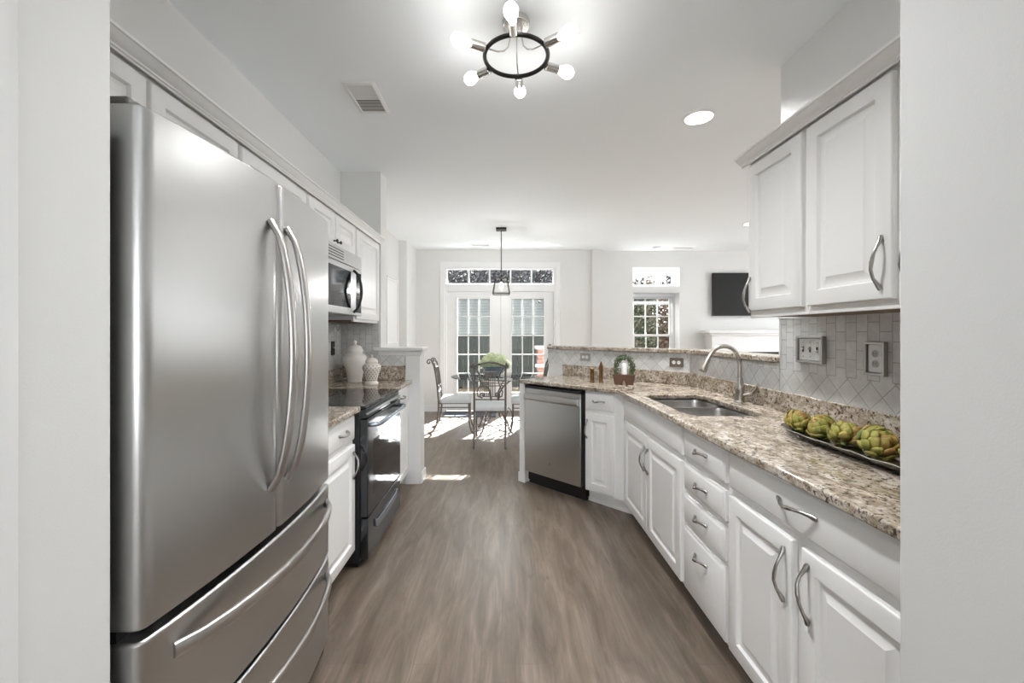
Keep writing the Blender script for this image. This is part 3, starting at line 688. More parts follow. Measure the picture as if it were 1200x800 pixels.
# ---- wall plates
def plate(name, label, cat, loc, rz, wd, h, mat, gangs, kind):
    t = thing(name, label, cat, loc, rz)
    MB().box(-wd / 2, -.007, -h / 2, wd / 2, 0, h / 2).build('cover_plate', mat, t, bevel=.003)
    gp = .046
    for g in range(gangs):
        x = (g - (gangs - 1) / 2) * gp
        if kind == 'toggle':
            MB().box(x - .006, -.008, -.013, x + .006, -.0071, .013).build('toggle_slot', 'slot_black', t)
            MB().box(x - .0045, -.019, .0 if g < 2 else -.010, x + .0045, -.0082, .009 if g < 2 else -.001).build('toggle', 'white_plastic', t, bevel=.001)
            for s in (-1, 1): MB().box(x - .003, -.0078, s * .034 - .003, x + .003, -.0071, s * .034 + .003).build('screw', 'plate_steel', t)
        else:
            for s in (-1, 1):
                cx_, cz_ = (x, s * .02) if kind == 'outlet' else (s * .02, 0)
                f = MB().prism([(cx_ + .0145 * math.cos(2 * PI * k / 16), cz_ + .0145 * math.sin(2 * PI * k / 16)) for k in range(16)], -.0092, -.0071, 'y').build('socket', 'socket_grey' if kind == 'outlet' else 'white_plastic', t)
                for q_ in (-.005, .005):
                    MB().box(cx_ + q_ - .001, -.0098, cz_ - .002, cx_ + q_ + .001, -.0093, cz_ + .006).build('slot', 'slot_black', f)
    return t
def raised_plate(*a):
    o = plate(*a); wd, h = a[5], a[6]
    MB().holes(-wd / 2 - .012, wd / 2 + .012, -h / 2 - .012, h / 2 + .012, [(-wd / 2 - .001, wd / 2 + .001, -h / 2 - .001, h / 2 + .001)], -.016, .002).build('surround', 'plate_steel', o, bevel=.002); return o
raised_plate('light_switch', 'white three-gang toggle switch plate in a grey surround on the right wall tiles', 'switch', (XR - .0105, 490 * 1.47 / 361, 1.245), RZ, .150, .105, 'white_plastic', 3, 'toggle')
raised_plate('wall_outlet', 'white double outlet in a grey surround on the right wall tiles by the near corner', 'outlet', (XR - .0105, 490 * 1.47 / 438, 1.222), RZ, .068, .11, 'white_plastic', 1, 'outlet')
def on_diag(xpix):
    tt = (xpix - 590) / 490; Y = (KD - .012) / (1 + tt); return tt * Y, Y
x_, y_ = on_diag(793); plate('wall_outlet', 'bronze double outlet plate on the angled half wall left of the faucet', 'outlet', (x_, y_, 1.09), -R(45), .112, .072, 'bronze_plate', 1, 'side')
x_, y_ = on_diag(686); plate('wall_outlet', 'pale grey double outlet plate on the half wall above the gold candlesticks', 'outlet', (x_, y_, 1.10), -R(45), .112, .072, 'plate_steel', 1, 'side')
plate('light_switch', 'dark switch plate on the left wall tiles under the microwave end', 'switch', (XL + .0085, 3.49, 1.20), LZ, .07, .115, 'dark_plate', 1, 'toggle')

# ---- hook rack under the tall wall cabinet
t = thing('hook_rack', 'thin wire rack of looped hooks under the wall cabinet behind the jars', 'hook rack', (0, 0, 0))
pts = []
for i in range(49):
    s = i / 48; x = -1.40 + .235 * s
    pts.append((x, 3.42, 1.372 - .026 * math.cos(s * 2 * PI * 5) - .004))
MB().tube(pts, .0022, 6).build('hooks', 'plate_steel', t)
MB().tube([(-1.41, 3.42, 1.402), (-1.16, 3.42, 1.402)], .004, 6).build('rail', 'plate_steel', t)

# ---- jars
t = thing('ginger_jar', 'tall plain white lidded jar on the left counter beyond the oven', 'jar', (-1.25, 3.52, .9145))
MB().lathe([(.052, 0), (.056, .004), (.056, .012), (.058, .03), (.068, .08), (.085, .14), (.095, .185), (.093, .21), (.078, .232), (.06, .24), (.056, .246), (.056, .252)], n=36).build('body', 'ceramic', t, smooth=60)
MB().lathe([(.064, .2525), (.066, .257), (.064, .268), (.056, .29), (.04, .305), (.02, .312), (.010, .318), (.012, .325), (.016, .333), (.013, .343), (.005, .352)], n=36).build('lid', 'ceramic', t, smooth=60)
t = thing('ginger_jar', 'small white lattice-pierced jar standing beside the tall white jar', 'jar', (-1.065, 3.38, .9145))
prof = [(.050, 0), (.052, .004), (.052, .012), (.045, .018), (.043, .03), (.052, .07), (.066, .105), (.073, .13), (.072, .145), (.060, .16), (.045, .168), (.042, .172)]
MB().lathe(prof, n=36).build('body', 'bisque', t, smooth=60)
mb = MB()
for r_i in range(8):
    z = .034 + r_i * .0165
    for p, q_ in zip(prof, prof[1:]):
        if p[1] <= z <= q_[1]: rr = p[0] + (q_[0] - p[0]) * (z - p[1]) / (q_[1] - p[1]); sl_ = (q_[0] - p[0]) / (q_[1] - p[1])
    for k in range(14):
        a = 2 * PI * (k + (r_i % 2) * .5) / 14; ca, sa = math.cos(a), math.sin(a); hw = .0055
        c_ = []
        for k2 in range(6):
            b_ = 2 * PI * k2 / 6; du, dz = hw * math.cos(b_), .0052 * math.sin(b_); r2 = rr + sl_ * dz + .0006
            c_.append((r2 * ca - du * sa, r2 * sa + du * ca, z + dz))
        mb.add(c_, [tuple(range(6))])
mb.build('pierced_holes', 'jar_hole', t.children[0] if t.children else t, smooth=0)
MB().lathe([(.050, .1725), (.051, .178), (.048, .19), (.035, .205), (.015, .211), (.007, .215), (.009, .222), (.010, .228), (.004, .238)], n=30).build('lid', 'bisque', t, smooth=60)

# ---- artichokes on a hammered tray
def scoop(mb, M4, ln, wd, curl):
    nu, nv = 5, 5; vs = []
    for i in range(nv + 1):
        s = i / nv; ww = wd * (math.sin(PI * min(.5, s * .75 + .12)) if s < .5 else math.sin(PI * .495) * (1 - ((s - .5) / .5) ** 2.2))
        if i == nv: ww = .02 * wd
        for j in range(nu + 1):
            a = (j / nu - .5) * 2
            vs.append(M4 @ Vector((a * ww, -(.28 * wd) * (1 - a * a) - curl * math.sin(PI * s * .9), s * ln)))
    fs = [(i * (nu + 1) + j, i * (nu + 1) + j + 1, (i + 1) * (nu + 1) + j + 1, (i + 1) * (nu + 1) + j) for i in range(nv) for j in range(nu)]
    mb.add(vs, fs)
def artichoke(label, loc, r, tilt, seed, opened=0.0):
    rnd = random.Random(seed)
    t = thing('artichoke', label, 'artichoke', loc, rnd.random() * 6, 'artichokes on the silver tray')
    rm = Matrix.Translation((0, 0, r * .82)) @ Euler(tilt).to_matrix().to_4x4()
    core = MB().ball((0, 0, 0), r * .74, 14, (1, 1, .95))
    n = 0
    for lay, (cnt, z, rad, lean, ln) in enumerate([(7, -.72, .46, 46, .80), (8, -.58, .68, 24, .92), (8, -.34, .80, 4, .95), (8, -.08, .80, -14, .88), (7, .16, .68, -34, .80), (6, .36, .48, -52, .68), (5, .52, .28, -68, .52)]):
        for k in range(cnt):
            a = 2 * PI * (k + .5 * (lay % 2)) / cnt + rnd.uniform(-.12, .12)
            l_ = lean + opened * 22 + rnd.uniform(-5, 5)
            M4 = Matrix.Rotation(a, 4, 'Z') @ Matrix.Translation((0, -rad * r, z * r)) @ Matrix.Rotation(R(l_), 4, 'X')
            scoop(core, M4, ln * r * rnd.uniform(.92, 1.08), r * .36, r * .17)
    core.rot(rm).build('bracts', 'artichoke', t, smooth=70)
    st = MB().tube([rm @ Vector((0, 0, -r * .7)), rm @ Vector((0, 0, -r * .98))], [r * .2, r * .22], 10).build('stem', 'artichoke_stem', t)
    for o in t.children:
        if o.name.startswith('bracts'):
            sd = o.modifiers.new('solid', 'SOLIDIFY'); sd.thickness = r * .035; sd.offset = 0
    return t
TX, TZ = 1.21, .9145
t = thing('serving_tray', 'long narrow hammered silver tray under the artichokes', 'tray', (TX, 1.39, TZ))
n = 36; hl, hw_ = .36, .105; mb = MB(); rs = []
outl = []
for k in range(72):
    a = 2 * PI * k / 72; cx_, sy_ = math.cos(a), math.sin(a)
    e = 3.2; rad = (abs(cx_) ** e + abs(sy_) ** e) ** (-1 / e)
    outl.append((rad * cx_, rad * sy_))
def tring(sc, z, wav): return [(x * hw_ * sc * (1 + wav * .025 * math.sin(k * 1.9)), y * hl * (1 - (1 - sc) * hw_ / hl) * (1 + wav * .004 * math.sin(k * 1.3)), z + wav * .0025 * math.sin(k * 1.7)) for k, (x, y) in enumerate(outl)]
mb.rings([tring(.1, .014, 0), tring(.62, .014, 0), tring(.85, .019, 0), tring(1.0, .032, 1), tring(1.02, .030, 1), tring(.86, .015, 0), tring(.62, .010, 0), tring(.1, .010, 0)], True, True)
mb.build('dish', 'silver_tray', t, smooth=60)
for sx in (-.06, .06):
    for sy in (-.24, .24): MB().lathe([(.006, 0), (.007, .003), (.004, .0105)], (sx, sy, 0), 10).build('foot', 'silver_tray', t)
zt = TZ + .0165
artichoke('small yellowish artichoke at the far end of the silver tray', (1.195, 1.69, zt), .044, (R(18), R(-14), 0), 3)
artichoke('blue-green tinged artichoke second from the far end of the tray', (1.195, 1.572, zt), .044, (R(70), R(10), R(20)), 5)
artichoke('open artichoke with a brown-orange heart in the middle of the tray', (1.195, 1.455, zt), .044, (R(28), R(-30), 0), 9, .35)
artichoke('largest bright green artichoke next to the near end of the tray', (1.20, 1.335, zt), .051, (R(-30), R(-24), R(10)), 12)
artichoke('half hidden artichoke at the near end of the tray by the wall corner', (1.225, 1.222, zt), .043, (R(20), R(-30), R(40)), 15)

# ---- decor on the angled counter
t = thing('candlestick', 'taller slim gold candlestick with a pointed tip on the angled counter', 'candlestick', (.812, 3.48, .9145))
MB().lathe([(.019, 0), (.019, .01), (.0155, .014), (.0155, .13), (.018, .134), (.018, .14)], n=20).build('holder', 'gold', t)
MB().lathe([(.013, .1405), (.011, .155), (.003, .176)], n=16).build('tip', 'gold', t)
t = thing('candlestick', 'shorter gold candlestick left of the taller one on the counter', 'candlestick', (.745, 3.515, .9145))
MB().lathe([(.021, 0), (.021, .008), (.017, .012), (.017, .10), (.02, .104), (.02, .112)], n=20).build('holder', 'gold', t)
MB().lathe([(.012, .1125), (.008, .118), (.003, .124)], n=12).build('tip', 'gold', t)
t = thing('plant_basket', 'brown wooden planter with a leafy green arch around a white candle', 'planter', (.97, 3.36, .9145), -R(20))
MB().prism([(-.085, .075), (-.072, 0), (-.016, 0), (-.010, .03), (.010, .03), (.016, 0), (.072, 0), (.085, .075), (.092, .08), (-.092, .08)], -.05, .05, 'y').build('basket', 'basket_wood', t, bevel=.003)
MB().lathe([(.022, .0805), (.022, .155), (.017, .165), (.006, .17)], n=20).build('candle', 'white_plastic', t)
arch = [(-.058, 0, .08), (-.064, 0, .12), (-.062, 0, .16), (-.045, 0, .20), (-.018, 0, .216), (.018, 0, .216), (.045, 0, .20), (.062, 0, .16), (.064, 0, .12), (.058, 0, .08)]
MB().tube(arch, .004, 6).build('arch_wire', 'bark', t)
mb = MB(); rnd = random.Random(4)
for i in range(800):
    s = rnd.random() * (len(arch) - 1.001); k = int(s); p = Vector(arch[k]).lerp(Vector(arch[k + 1]), s - k)
    d = Vector((rnd.gauss(0, 1), rnd.gauss(0, 1), rnd.gauss(0, 1))).normalized()
    q_ = p + d * rnd.uniform(.004, .026); u = d.orthogonal().normalized(); w_ = d.cross(u); l_ = .010
    mb.add([q_ - u * l_ * .5, q_ + w_ * l_ * .5 + d * .004, q_ + u * l_ * .8 + d * .008, q_ - w_ * l_ * .5 + d * .004], [(0, 1, 2, 3)])
mb.build('leaves', 'plant_leaf', t, smooth=0)

# ------------------------------------------------------------------ dining set
def scroll(c, r0, turns, a0, axis, sgn=1, n=22):
    pts = []
    for i in range(n + 1):
        s = i / n; r_ = r0 * (1 - .8 * s); a = a0 + sgn * turns * 2 * PI * s
        u, v_ = r_ * math.cos(a), r_ * math.sin(a)
        pts.append((c[0], c[1] + u, c[2] + v_) if axis == 'x' else (c[0] + u, c[1], c[2] + v_))
    return pts
def make_chair(label):
    t = thing('dining_chair', label, 'chair', group='iron dining chairs round the glass table')
    hw = .185; y0, y1 = -.20, .20           # front at -y, back at +y
    sy = .455
    cu = MB(); seq = [(.0, -.045), (.012, -.05), (.014, -.02), (.006, .0), (-.015, .014), (-.06, .022)]
    cu.rings([[(p[0], p[1], sy + z) for p in rrect(-hw - i - .01, y0 - i - .01, hw + i + .01, y1 + i - .03, .05)] for i, z in seq], True, True)
    cu.build('seat', 'cushion', t, smooth=70)
    MB().tube([(-hw, y0, .40), (hw, y0, .40), (hw, y1, .40), (-hw, y1, .40)], .009, 8, closed=True).build('seat_frame', 'iron', t)
    for s in (-1, 1):
        x = s * hw
        post = [(x, y1 + .135, .018), (x, y1 + .125, .008), (x, y1 + .10, .012), (x, y1 + .065, .04), (x, y1 + .03, .11), (x, y1 + .012, .20), (x, y1, .30), (x, y1, .42), (x, y1 + .012, .60), (x, y1 + .035, .78), (x, y1 + .06, .90), (x, y1 + .085, .95)]
        MB().tube(post, .0125, 8).build('rear_leg', 'iron', t, smooth=60)
        MB().tube([(x, y1 + .085, .95)] + [(p[0] + s * (.004 + .0013 * i_), p[1], p[2]) for i_, p in enumerate(scroll((x, y1 + .122, .948), .038, 1.15, PI * .98, 'x', -1))], .009, 8).build('scroll', 'iron', t, smooth=60)
        fl = [(x, y0, .40), (x, y0, .25), (x, y0 - .01, .12), (x, y0 - .03, .04), (x, y0 - .05, .010)]
        MB().tube(fl, .0115, 8).ball((x, y0 - .055, .016), .016, 10).build('front_leg', 'iron', t, smooth=60)
        MB().tube([(x, y0, .345), (x, y1, .345)], .007, 6).build('stretcher', 'iron', t)
    MB().tube([(-hw, y0 - .008, .16), (hw * .0, 0, .19), (hw, y1 + .02, .16)], .006, 6).tube([(hw, y0 - .008, .16), (0, 0, .19), (-hw, y1 + .02, .16)], .006, 6).build('cross_stretcher', 'iron', t)
    # back: arched rail, low bar, lyre and rods
    ar = [(-hw + hw * 2 * i / 16, y1 + .08, .942 + .045 * math.sin(PI * i / 16)) for i in range(17)]
    MB().tube(ar, .0115, 8).build('top_rail', 'iron', t, smooth=60)
    MB().tube([(-hw, y1 + .006, .545), (hw, y1 + .006, .545)], .008, 8).build('lower_rail', 'iron', t)
    mb = MB()
    for s in (-1, 1):
        ly = [(s * .165, y1 + .062, .93), (s * .125, y1 + .052, .86), (s * .098, y1 + .040, .78), (s * .115, y1 + .03, .71), (s * .15, y1 + .02, .64), (s * .14, y1 + .012, .585), (s * .095, y1 + .008, .565)]
        mb.tube(ly, .009, 6); mb.tube(scroll((s * .085, y1 + .01, .60), .036, 1.2, -PI / 2, 'y', s), .0085, 6)
        mb.tube([(s * .16, y1 + .03, .72), (s * .12, y1 + .02, .64), (s * .06, y1 + .01, .58)], .005, 6)
    mb.build('lyre_scroll', 'iron', t, smooth=60)
    for k in range(6):
        x = (k - 2.5) * .024; MB().tube([(x, y1 + .008, .58), (x, y1 + .045, .87)], .0065, 6).build('spindle', 'iron', t)
    MB().tube([(-.085, y1 + .008, .58), (.085, y1 + .008, .58)], .006, 6).tube([(-.09, y1 + .046, .872), (.09, y1 + .046, .872)], .006, 6).build('spindle_bar', 'iron', t)
    return t
ch = make_chair('iron dining chair nearest the kitchen with its lyre back turned this way')
ch.location = (-.16, 5.14, 0); ch.rotation_euler = (0, 0, PI)
c2 = copy_tree(ch); c2['label'] = 'iron dining chair seen from the side left of the glass table'; c2.location = (-.665, 5.72, 0); c2.rotation_euler = (0, 0, R(92))
c3 = copy_tree(ch); c3['label'] = 'iron dining chair partly hidden behind the end of the granite counter'; c3.location = (.33, 5.66, 0); c3.rotation_euler = (0, 0, -R(92))
TXc, TYc = -.12, 5.74
t = thing('dining_table', 'round glass-topped dining table with a scrolled iron base', 'table', (TXc, TYc, 0))
MB().lathe([(.585, .730), (.595, .733), (.598, .736), (.595, .740), (.585, .742)], n=72).build('glass_top', 'table_glass', t, smooth=30)
for k in range(4):
    a = R(45 + 90 * k + 8); ca, sa = math.cos(a), math.sin(a)
    pf = [(.30, .012), (.295, .0), (.27, .015), (.22, .12), (.12, .30), (.07, .42), (.085, .52), (.16, .62), (.27, .70), (.33, .728)]
    MB().tube([(ca * r_, sa * r_, z + .01 if z < .01 else z) for r_, z in pf], .011, 8).build('leg', 'iron', t, smooth=60)
    rg = [(ca * (.19 + .105 * math.cos(b_)), sa * (.19 + .105 * math.cos(b_)), .235 + .105 * math.sin(b_)) for b_ in [2 * PI * i / 28 for i in range(28)]]
    MB().tube(rg, .007, 6, closed=True).build('ring', 'iron', t, smooth=60)
MB().tube([(.16 * math.cos(2 * PI * i / 24), .16 * math.sin(2 * PI * i / 24), .625) for i in range(24)], .007, 6, closed=True).build('hoop', 'iron', t)
t = thing('flower_bowl', 'blue-grey bowl of pale green hydrangeas on the glass table', 'flowers', (-.12, 5.74, .7425))
MB().lathe([(.06, 0), (.065, .008), (.12, .05), (.155, .10), (.165, .135), (.158, .135), (.145, .10), (.1, .05), (.03, .03)], n=36).build('bowl', 'bowl_glaze', t, smooth=60)
rnd = random.Random(8)
for hx, hy, hz, hr in ((-.10, -.05, .20, .085), (0, -.07, .21, .09), (.10, -.04, .19, .09), (-.05, .05, .23, .09), (.06, .06, .22, .085), (.15, .02, .15, .07), (-.15, .01, .16, .07)):
    mb = MB()
    for i in range(170):
        d = Vector((rnd.gauss(0, 1), rnd.gauss(0, 1), rnd.gauss(.2, 1))).normalized(); u = d.orthogonal().normalized(); w_ = d.cross(u); l_ = .017; q_ = Vector((hx, hy, hz)) + d * hr * rnd.uniform(.82, 1.0)
        mb.add([q_ - u * l_, q_ - w_ * l_ + d * .004, q_ + u * l_, q_ + w_ * l_ + d * .004], [(0, 1, 2, 3)])
    mb.build('bloom', 'hydrangea', t, smooth=0)
t = MB().box(-.98, 6.62, .0005, -.12, 7.04, .018).build('doormat', 'doormat', bevel=.004); tag(t, 'dark grey doormat on the floor before the left french door', 'mat')
# framed panel on the dining wall
t = thing('wall_panel', 'white framed panel hung on the dining wall beyond the half wall', 'panel', (-1.60, 5.68, 1.18), LZ)
MB().holes(0, .60, 0, .92, [(.03, .57, .03, .89)], -.022, -.0005).box(-.005, -.034, .92, .605, -.0005, .935).build('frame', 'trim_paint', t, bevel=.003)
MB().box(.03, -.012, .03, .57, -.002, .89).build('panel_face', 'sun_shade', t)

# ------------------------------------------------------------------ living room
t = thing('television', 'flat black television on the living room wall', 'television', (3.57, YL, 1.625))
MB().box(0, -.075, 0, 1.3, -.035, .735).build('case', 'black_plastic', t, bevel=.004)
MB().box(.008, -.0762, .012, 1.292, -.0752, .727).build('screen', 'screen', t)
MB().box(.45, -.035, .2, .85, -.0005, .55).build('wall_mount', 'black_plastic', t)
t = thing('fireplace_mantel', 'white fireplace mantel below the television', 'fireplace', (3.38, YL, 0))
MB().holes(.08, 2.0, 0, 1.33, [(.64, 1.55, -.1, 1.02)], -.26, -.0005).build('surround', 'trim_paint', t, bevel=.004)
MB().box(0, -.33, 1.33, 2.08, -.0005, 1.38).box(.04, -.295, 1.29, 2.04, -.0005, 1.33).build('shelf', 'trim_paint', t, bevel=.006)
MB().box(.641, -.25, 0, 1.549, -.05, 1.019).build('firebox', 'soot_black', t)

# ------------------------------------------------------------------ ceiling fixtures
def can_light(label, x, y, power, r=.085, grp=None, cone=170):
    t = thing('recessed_light', label, 'ceiling light', (x, y, CZ), 0, grp)
    MB().rings([[(q_ * math.cos(a), q_ * math.sin(a), z) for a in [2 * PI * k / 32 for k in range(32)]] for q_, z in ((r + .022, -.0005), (r + .02, -.006), (r + .002, -.009), (r, -.004))], False, False).build('trim_ring', 'trim_paint', t)
    MB().lathe([(r, -.004), (r, -.0005)], n=32).build('diffuser', 'downlight_glow', t)
    lamp('AREA', (0, 0, -.012), power, t, size=2 * r, col=(.98, .99, 1), spread=R(cone))
can_light('round recessed ceiling light above the right counter', 1.285, 2.75, 10, cone=145)
can_light('added fill downlight out of view over the near end of the kitchen', .05, 1.50, 6, cone=118)  # out-of-view lamp added to brighten the kitchen
for i, (x, y) in enumerate(((3.2, 3.0), (3.2, 5.4), (5.0, 3.0), (5.0, 5.4))):
    can_light('added living room fill downlight hidden by the kitchen wall', x, y, 1.8, grp='added living room fill lights')  # hidden lamps added to raise the living room light
for i, (x, y) in enumerate(((-1.2, -1.0), (1.2, -1.0), (-1.2, -3.0), (1.2, -3.0))):
    can_light('added fill downlight in the room behind the viewpoint', x, y, 1, grp='added rear room fill lights')  # unseen lamps added as fill from behind the camera
# chandelier
CX, CY, CR = .058, 1.908, .144; RZc = 2.582
t = thing('chandelier', 'black ring chandelier with six bare bulbs on the kitchen ceiling', 'chandelier', (CX, CY, RZc))
dzc = CZ - RZc
MB().lathe([(.058, dzc - .03), (.062, dzc - .026), (.062, dzc - .0005)], n=32).build('canopy', 'bulb_base', t, bevel=.002)
MB().tube([(CR * math.cos(2 * PI * i / 48), CR * math.sin(2 * PI * i / 48), 0) for i in range(48)], .0095, 10, closed=True).build('ring', 'black_iron', t, smooth=60)
for k in range(6):
    a = R(-90 - 6 + 60 * k); ca, sa = math.cos(a), math.sin(a)
    def rad(r_, z=0): return (ca * r_, sa * r_, z)
    sk = MB().tube([rad(CR + .008), rad(CR + .012), rad(CR + .075), rad(CR + .077)], [.014, .0195, .0195, .017], 18).build('socket', 'bulb_base', t, smooth=50)
    MB().tube([rad(CR - .006), rad(CR + .008)], [.008, .008], 10).build('collar', 'black_iron', t)
    bl = MB().tube([rad(CR + .077), rad(CR + .085), rad(CR + .10), rad(CR + .118), rad(CR + .135), rad(CR + .150), rad(CR + .160), rad(CR + .164)], [.013, .015, .022, .0285, .030, .024, .013, .003], 16).build('bulb', 'bulb_glow', t, smooth=70)
    lamp('POINT', rad(CR + .185, -.05), .14, t, size=.04)
    if k % 2 == 1:
        MB().tube([rad(.03, dzc - .03), rad(.032, .07), rad(.04, .035), rad(.06, .012), rad(.09, .0), rad(CR - .008, 0)], .0032, 8).build('arm', 'bulb_base', t, smooth=60)
# pendant
PX, PY = -.03, 5.66
t = thing('pendant_light', 'black lantern pendant hanging over the dining table', 'pendant lamp', (PX, PY, 1.86))
MB().box(-.07, -.07, CZ - 1.86 - .025, .07, .07, CZ - 1.86 - .0005).build('canopy', 'black_iron', t, bevel=.004)
MB().tube([(0, 0, .215), (0, 0, CZ - 1.86 - .02)], .006, 8).build('rod', 'black_iron', t)
a_, b_, hh = .078, .112, .21; bar = .007
mb = MB()
for q0, z in ((a_, hh), (b_, 0)):
    pts = [(-q0, -q0, z), (q0, -q0, z), (q0, q0, z), (-q0, q0, z)]
    for i in range(4):
        mb.tube([pts[i], pts[(i + 1) % 4]], bar, 4)
for sx in (-1, 1):
    for sy_ in (-1, 1): mb.tube([(sx * b_, sy_ * b_, 0), (sx * a_, sy_ * a_, hh)], bar, 4)
mb.tube([(-a_, 0, hh), (a_, 0, hh)], bar, 4); mb.tube([(0, -a_, hh), (0, a_, hh)], bar, 4)
mb.build('lantern_frame', 'black_iron', t, smooth=0)
MB().tube([(0, 0, .205), (0, 0, .16)], .016, 12).build('socket', 'black_iron', t)
MB().lathe([(.012, .16), (.018, .145), (.030, .11), (.030, .095), (.020, .075), (.004, .068)], n=16).build('bulb', 'bulb_glow', t, smooth=70)
mb = MB()
for rz_ in range(4):
    A = a_ - .004; B = b_ - .004; m4 = Matrix.Rotation(R(90 * rz_), 4, 'Z')
    mb.add([m4 @ Vector(p) for p in ((-B, -B, .006), (B, -B, .006), (A, -A, hh - .006), (-A, -A, hh - .006))], [(0, 1, 2, 3)])
mb.build('glass_pane', 'lamp_glass', t, smooth=0)
lamp('POINT', (0, 0, .04), 6, t, size=.03)
# vents and sensor
def vent(label, x, y, wx, wy, along_y=True, mat='white_plastic', half=True):
    t = thing('ceiling_vent', label, 'vent', (x, y, CZ))
    MB().rings([[(p[0], p[1], z) for p in rrect(-wx / 2 + i, -wy / 2 + i, wx / 2 - i, wy / 2 - i, .004, 2)] for i, z in ((0, -.0005), (.002, -.006), (.02, -.010), (.022, -.002))], False, False).build('frame', mat, t)
    MB().box(-wx / 2 + .022, -wy / 2 + .022, -.0025, wx / 2 - .022, wy / 2 - .022, -.0006).build('duct', 'slot_black', t)
    n_ = max(4, int((wy - .05) / .013))
    for k in range(n_):
        yy = -wy / 2 + .03 + (wy - .06) * k / (n_ - 1); s = -1 if yy < 0 else 1
        MB().add([(-wx / 2 + .023, yy - .005, -.004 - .002 * s), (wx / 2 - .023, yy - .005, -.004 - .002 * s), (wx / 2 - .023, yy + .005, -.006 + .002 * s), (-wx / 2 + .023, yy + .005, -.006 + .002 * s)], [(0, 1, 2, 3)]).build('louver', mat, t, smooth=0)
vent('white ceiling air vent over the refrigerator side of the kitchen', -.825, 2.53, .19, .34)
vent('white ceiling air vent just in front of the french doors', -.37, 6.72, .32, .14)
vent('ceiling air vent in front of the living room window', 2.98, 6.92, .36, .13)
t = tag(MB().lathe([(.045, -.03), (.066, -.024), (.07, -.0005)], (2.52, 6.86, CZ), 28).build('smoke_detector', 'white_plastic'), 'round white smoke detector on the living room ceiling', 'smoke detector')

# ------------------------------------------------------------------ outdoors
struct(MB().box(-30, 7.55, -.25, 40, 45, -.15).build('ground', 'ground_mulch', smooth=0))
struct(MB().box(-3, 7.4, -.149, 4, 9.6, -.05).build('patio_slab', 'patio_slab', bevel=.01))
def fence(label, x0, x1, y, h, mat='fence_wood'):
    t = thing('board_fence', label, 'fence', (x0, y, -.15))
    ln = x1 - x0; mb = MB(); n_ = int(ln / .145)
    for i in range(n_): mb.box(i * .145, 0, .05, i * .145 + .138, .02, h)
    mb.build('boards', mat, t, smooth=0)
    MB().box(0, .021, .3, ln, .06, .38).box(0, .021, h - .4, ln, .06, h - .32).build('rails', mat, t)
    for i in range(int(ln / 2.4) + 1): MB().box(i * 2.4, .061, 0, i * 2.4 + .09, .15, h + .04).build('post', mat, t)
fence('dark weathered board fence beyond the patio', -6, 2.0, 11.2, 1.75)
fence('brown board fence seen low through the living room window', 3.0, 12.0, 18.6, 1.7, 'fence_brown')
t = thing('brick_planter', 'red brick planter wall with a pale cap beyond the right french door', 'planter', (.72, 8.7, -.15))
MB().box(0, 0, 0, 1.0, .4, 1.15).build('wall', 'red_brick', t, smooth=0)
MB().box(-.06, -.06, .78, .55, -.001, .84).box(-.04, -.04, 1.15, 1.04, .44, 1.21).build('cap', 'patio_slab', t, bevel=.004)
t = thing('neighbour_house', 'pale sided house with a grey roof standing beyond the fence', 'house', (-9, 19, -.15))
MB().box(0, 0, 0, 12, 6, 3.2).build('siding', 'house_siding', t, smooth=0)
MB().prism([(-.4, 3.2), (6.4, 3.2), (3, 6.2)], -.4, 12.4, 'x').build('roof', 'roof_shingle', t, smooth=0)
for i in range(3): MB().box(1.5 + i * 3.6, -.03, 1.2, 2.7 + i * 3.6, -.001, 2.5).build('window', 'black_glass', t)
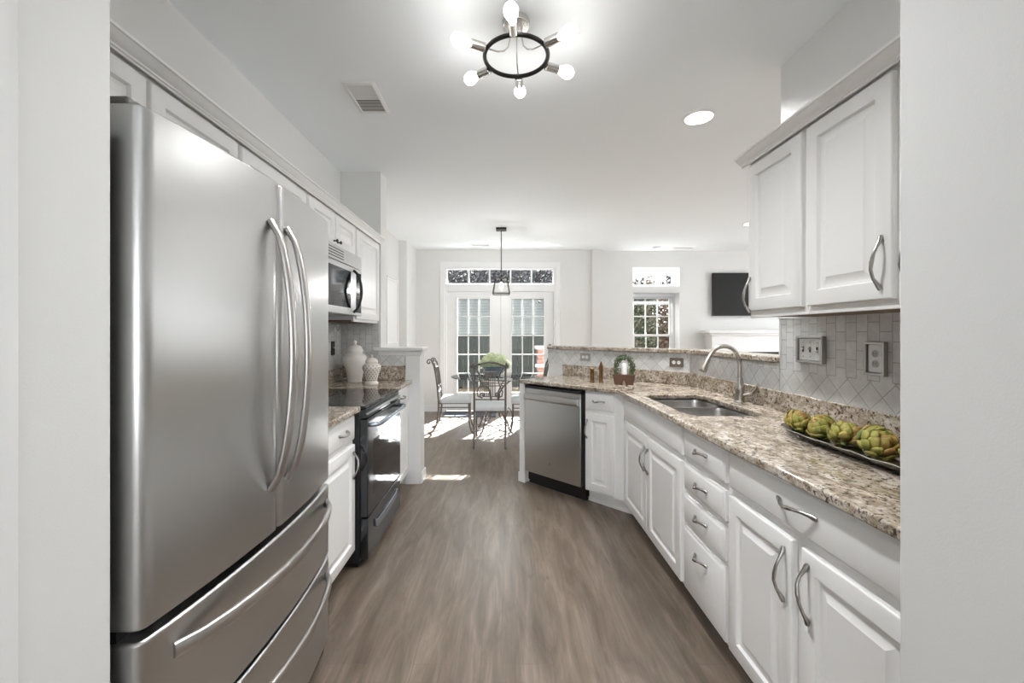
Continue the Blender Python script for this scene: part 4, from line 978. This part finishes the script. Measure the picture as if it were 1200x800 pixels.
def tree(label, x, y, h, cr, mat, seed, n_=1500, ls=.09):
    rnd = random.Random(seed); t = thing('garden_tree', label, 'tree', (x, y, -.15))
    MB().tube([(0, 0, 0), (.03, .02, h * .35), (-.04, 0, h * .7), (0, .03, h * .95)], [.10, .08, .05, .015], 8).build('trunk', 'bark', t)
    mb = MB()
    for k in range(12):
        a = rnd.random() * 6.28; z = h * rnd.uniform(.2, .85); l_ = cr * rnd.uniform(.6, 1)
        mb.tube([(0, 0, z), (math.cos(a) * l_ * .5, math.sin(a) * l_ * .5, z + l_ * .3), (math.cos(a) * l_, math.sin(a) * l_, z + l_ * .45)], [.03, .02, .008], 5)
    mb.build('branches', 'bark', t)
    mb = MB()
    for i in range(n_):
        d = Vector((rnd.gauss(0, 1), rnd.gauss(0, 1), rnd.gauss(0, 1))).normalized() * rnd.random() ** .4
        p = Vector((d.x * cr, d.y * cr, h * .55 + d.z * h * .48)); nr = Vector((rnd.gauss(0, 1), rnd.gauss(0, 1), rnd.gauss(0, 1))).normalized()
        u = nr.orthogonal().normalized(); w_ = nr.cross(u); s = ls * rnd.uniform(.5, 1.2)
        mb.add([p - u * s, p - w_ * s * .5, p + u * s, p + w_ * s * .5], [(0, 1, 2, 3)])
    mb.build('crown', mat, t, smooth=0)
for i, (x, y, h, cr, mt, lab) in enumerate((
        (-2.35, 13.4, 4.4, 1.1, 'leaf_grey', 'bare greyish tree beyond the fence left of the french doors'),
        (.0, 13.2, 4.4, 1.1, 'leaf_grey', 'bare greyish tree beyond the fence behind the left french door'),
        (2.35, 13.3, 4.2, 1.1, 'leaf_grey', 'bare greyish tree beyond the fence behind the right french door'),
        (-1.5, 16.6, 5.0, 1.4, 'leaf_grey', 'tall greyish tree standing far behind the left french door'),
        (1.5, 16.8, 5.0, 1.4, 'leaf_grey', 'tall greyish tree standing far behind the right french door'),
        (7.6, 16.5, 4.6, 1.5, 'leaf_grey', 'tall greyish tree seen through the top pane of the living room window'),
        (3.75, 11.9, 3.0, .7, 'leaf_green', 'green bushy tree in the left part of the living room window'),
        (4.75, 13.9, 3.4, .85, 'leaf_autumn', 'reddish autumn tree in the middle of the living room window'),
        (5.15, 12.0, 2.9, .66, 'leaf_autumn', 'low reddish tree at the right edge of the living room window'))):
    tree(lab, x, y, h, cr, mt, 20 + i, 11000 if mt == 'leaf_grey' else 5500, .065 if mt == 'leaf_grey' else .055)
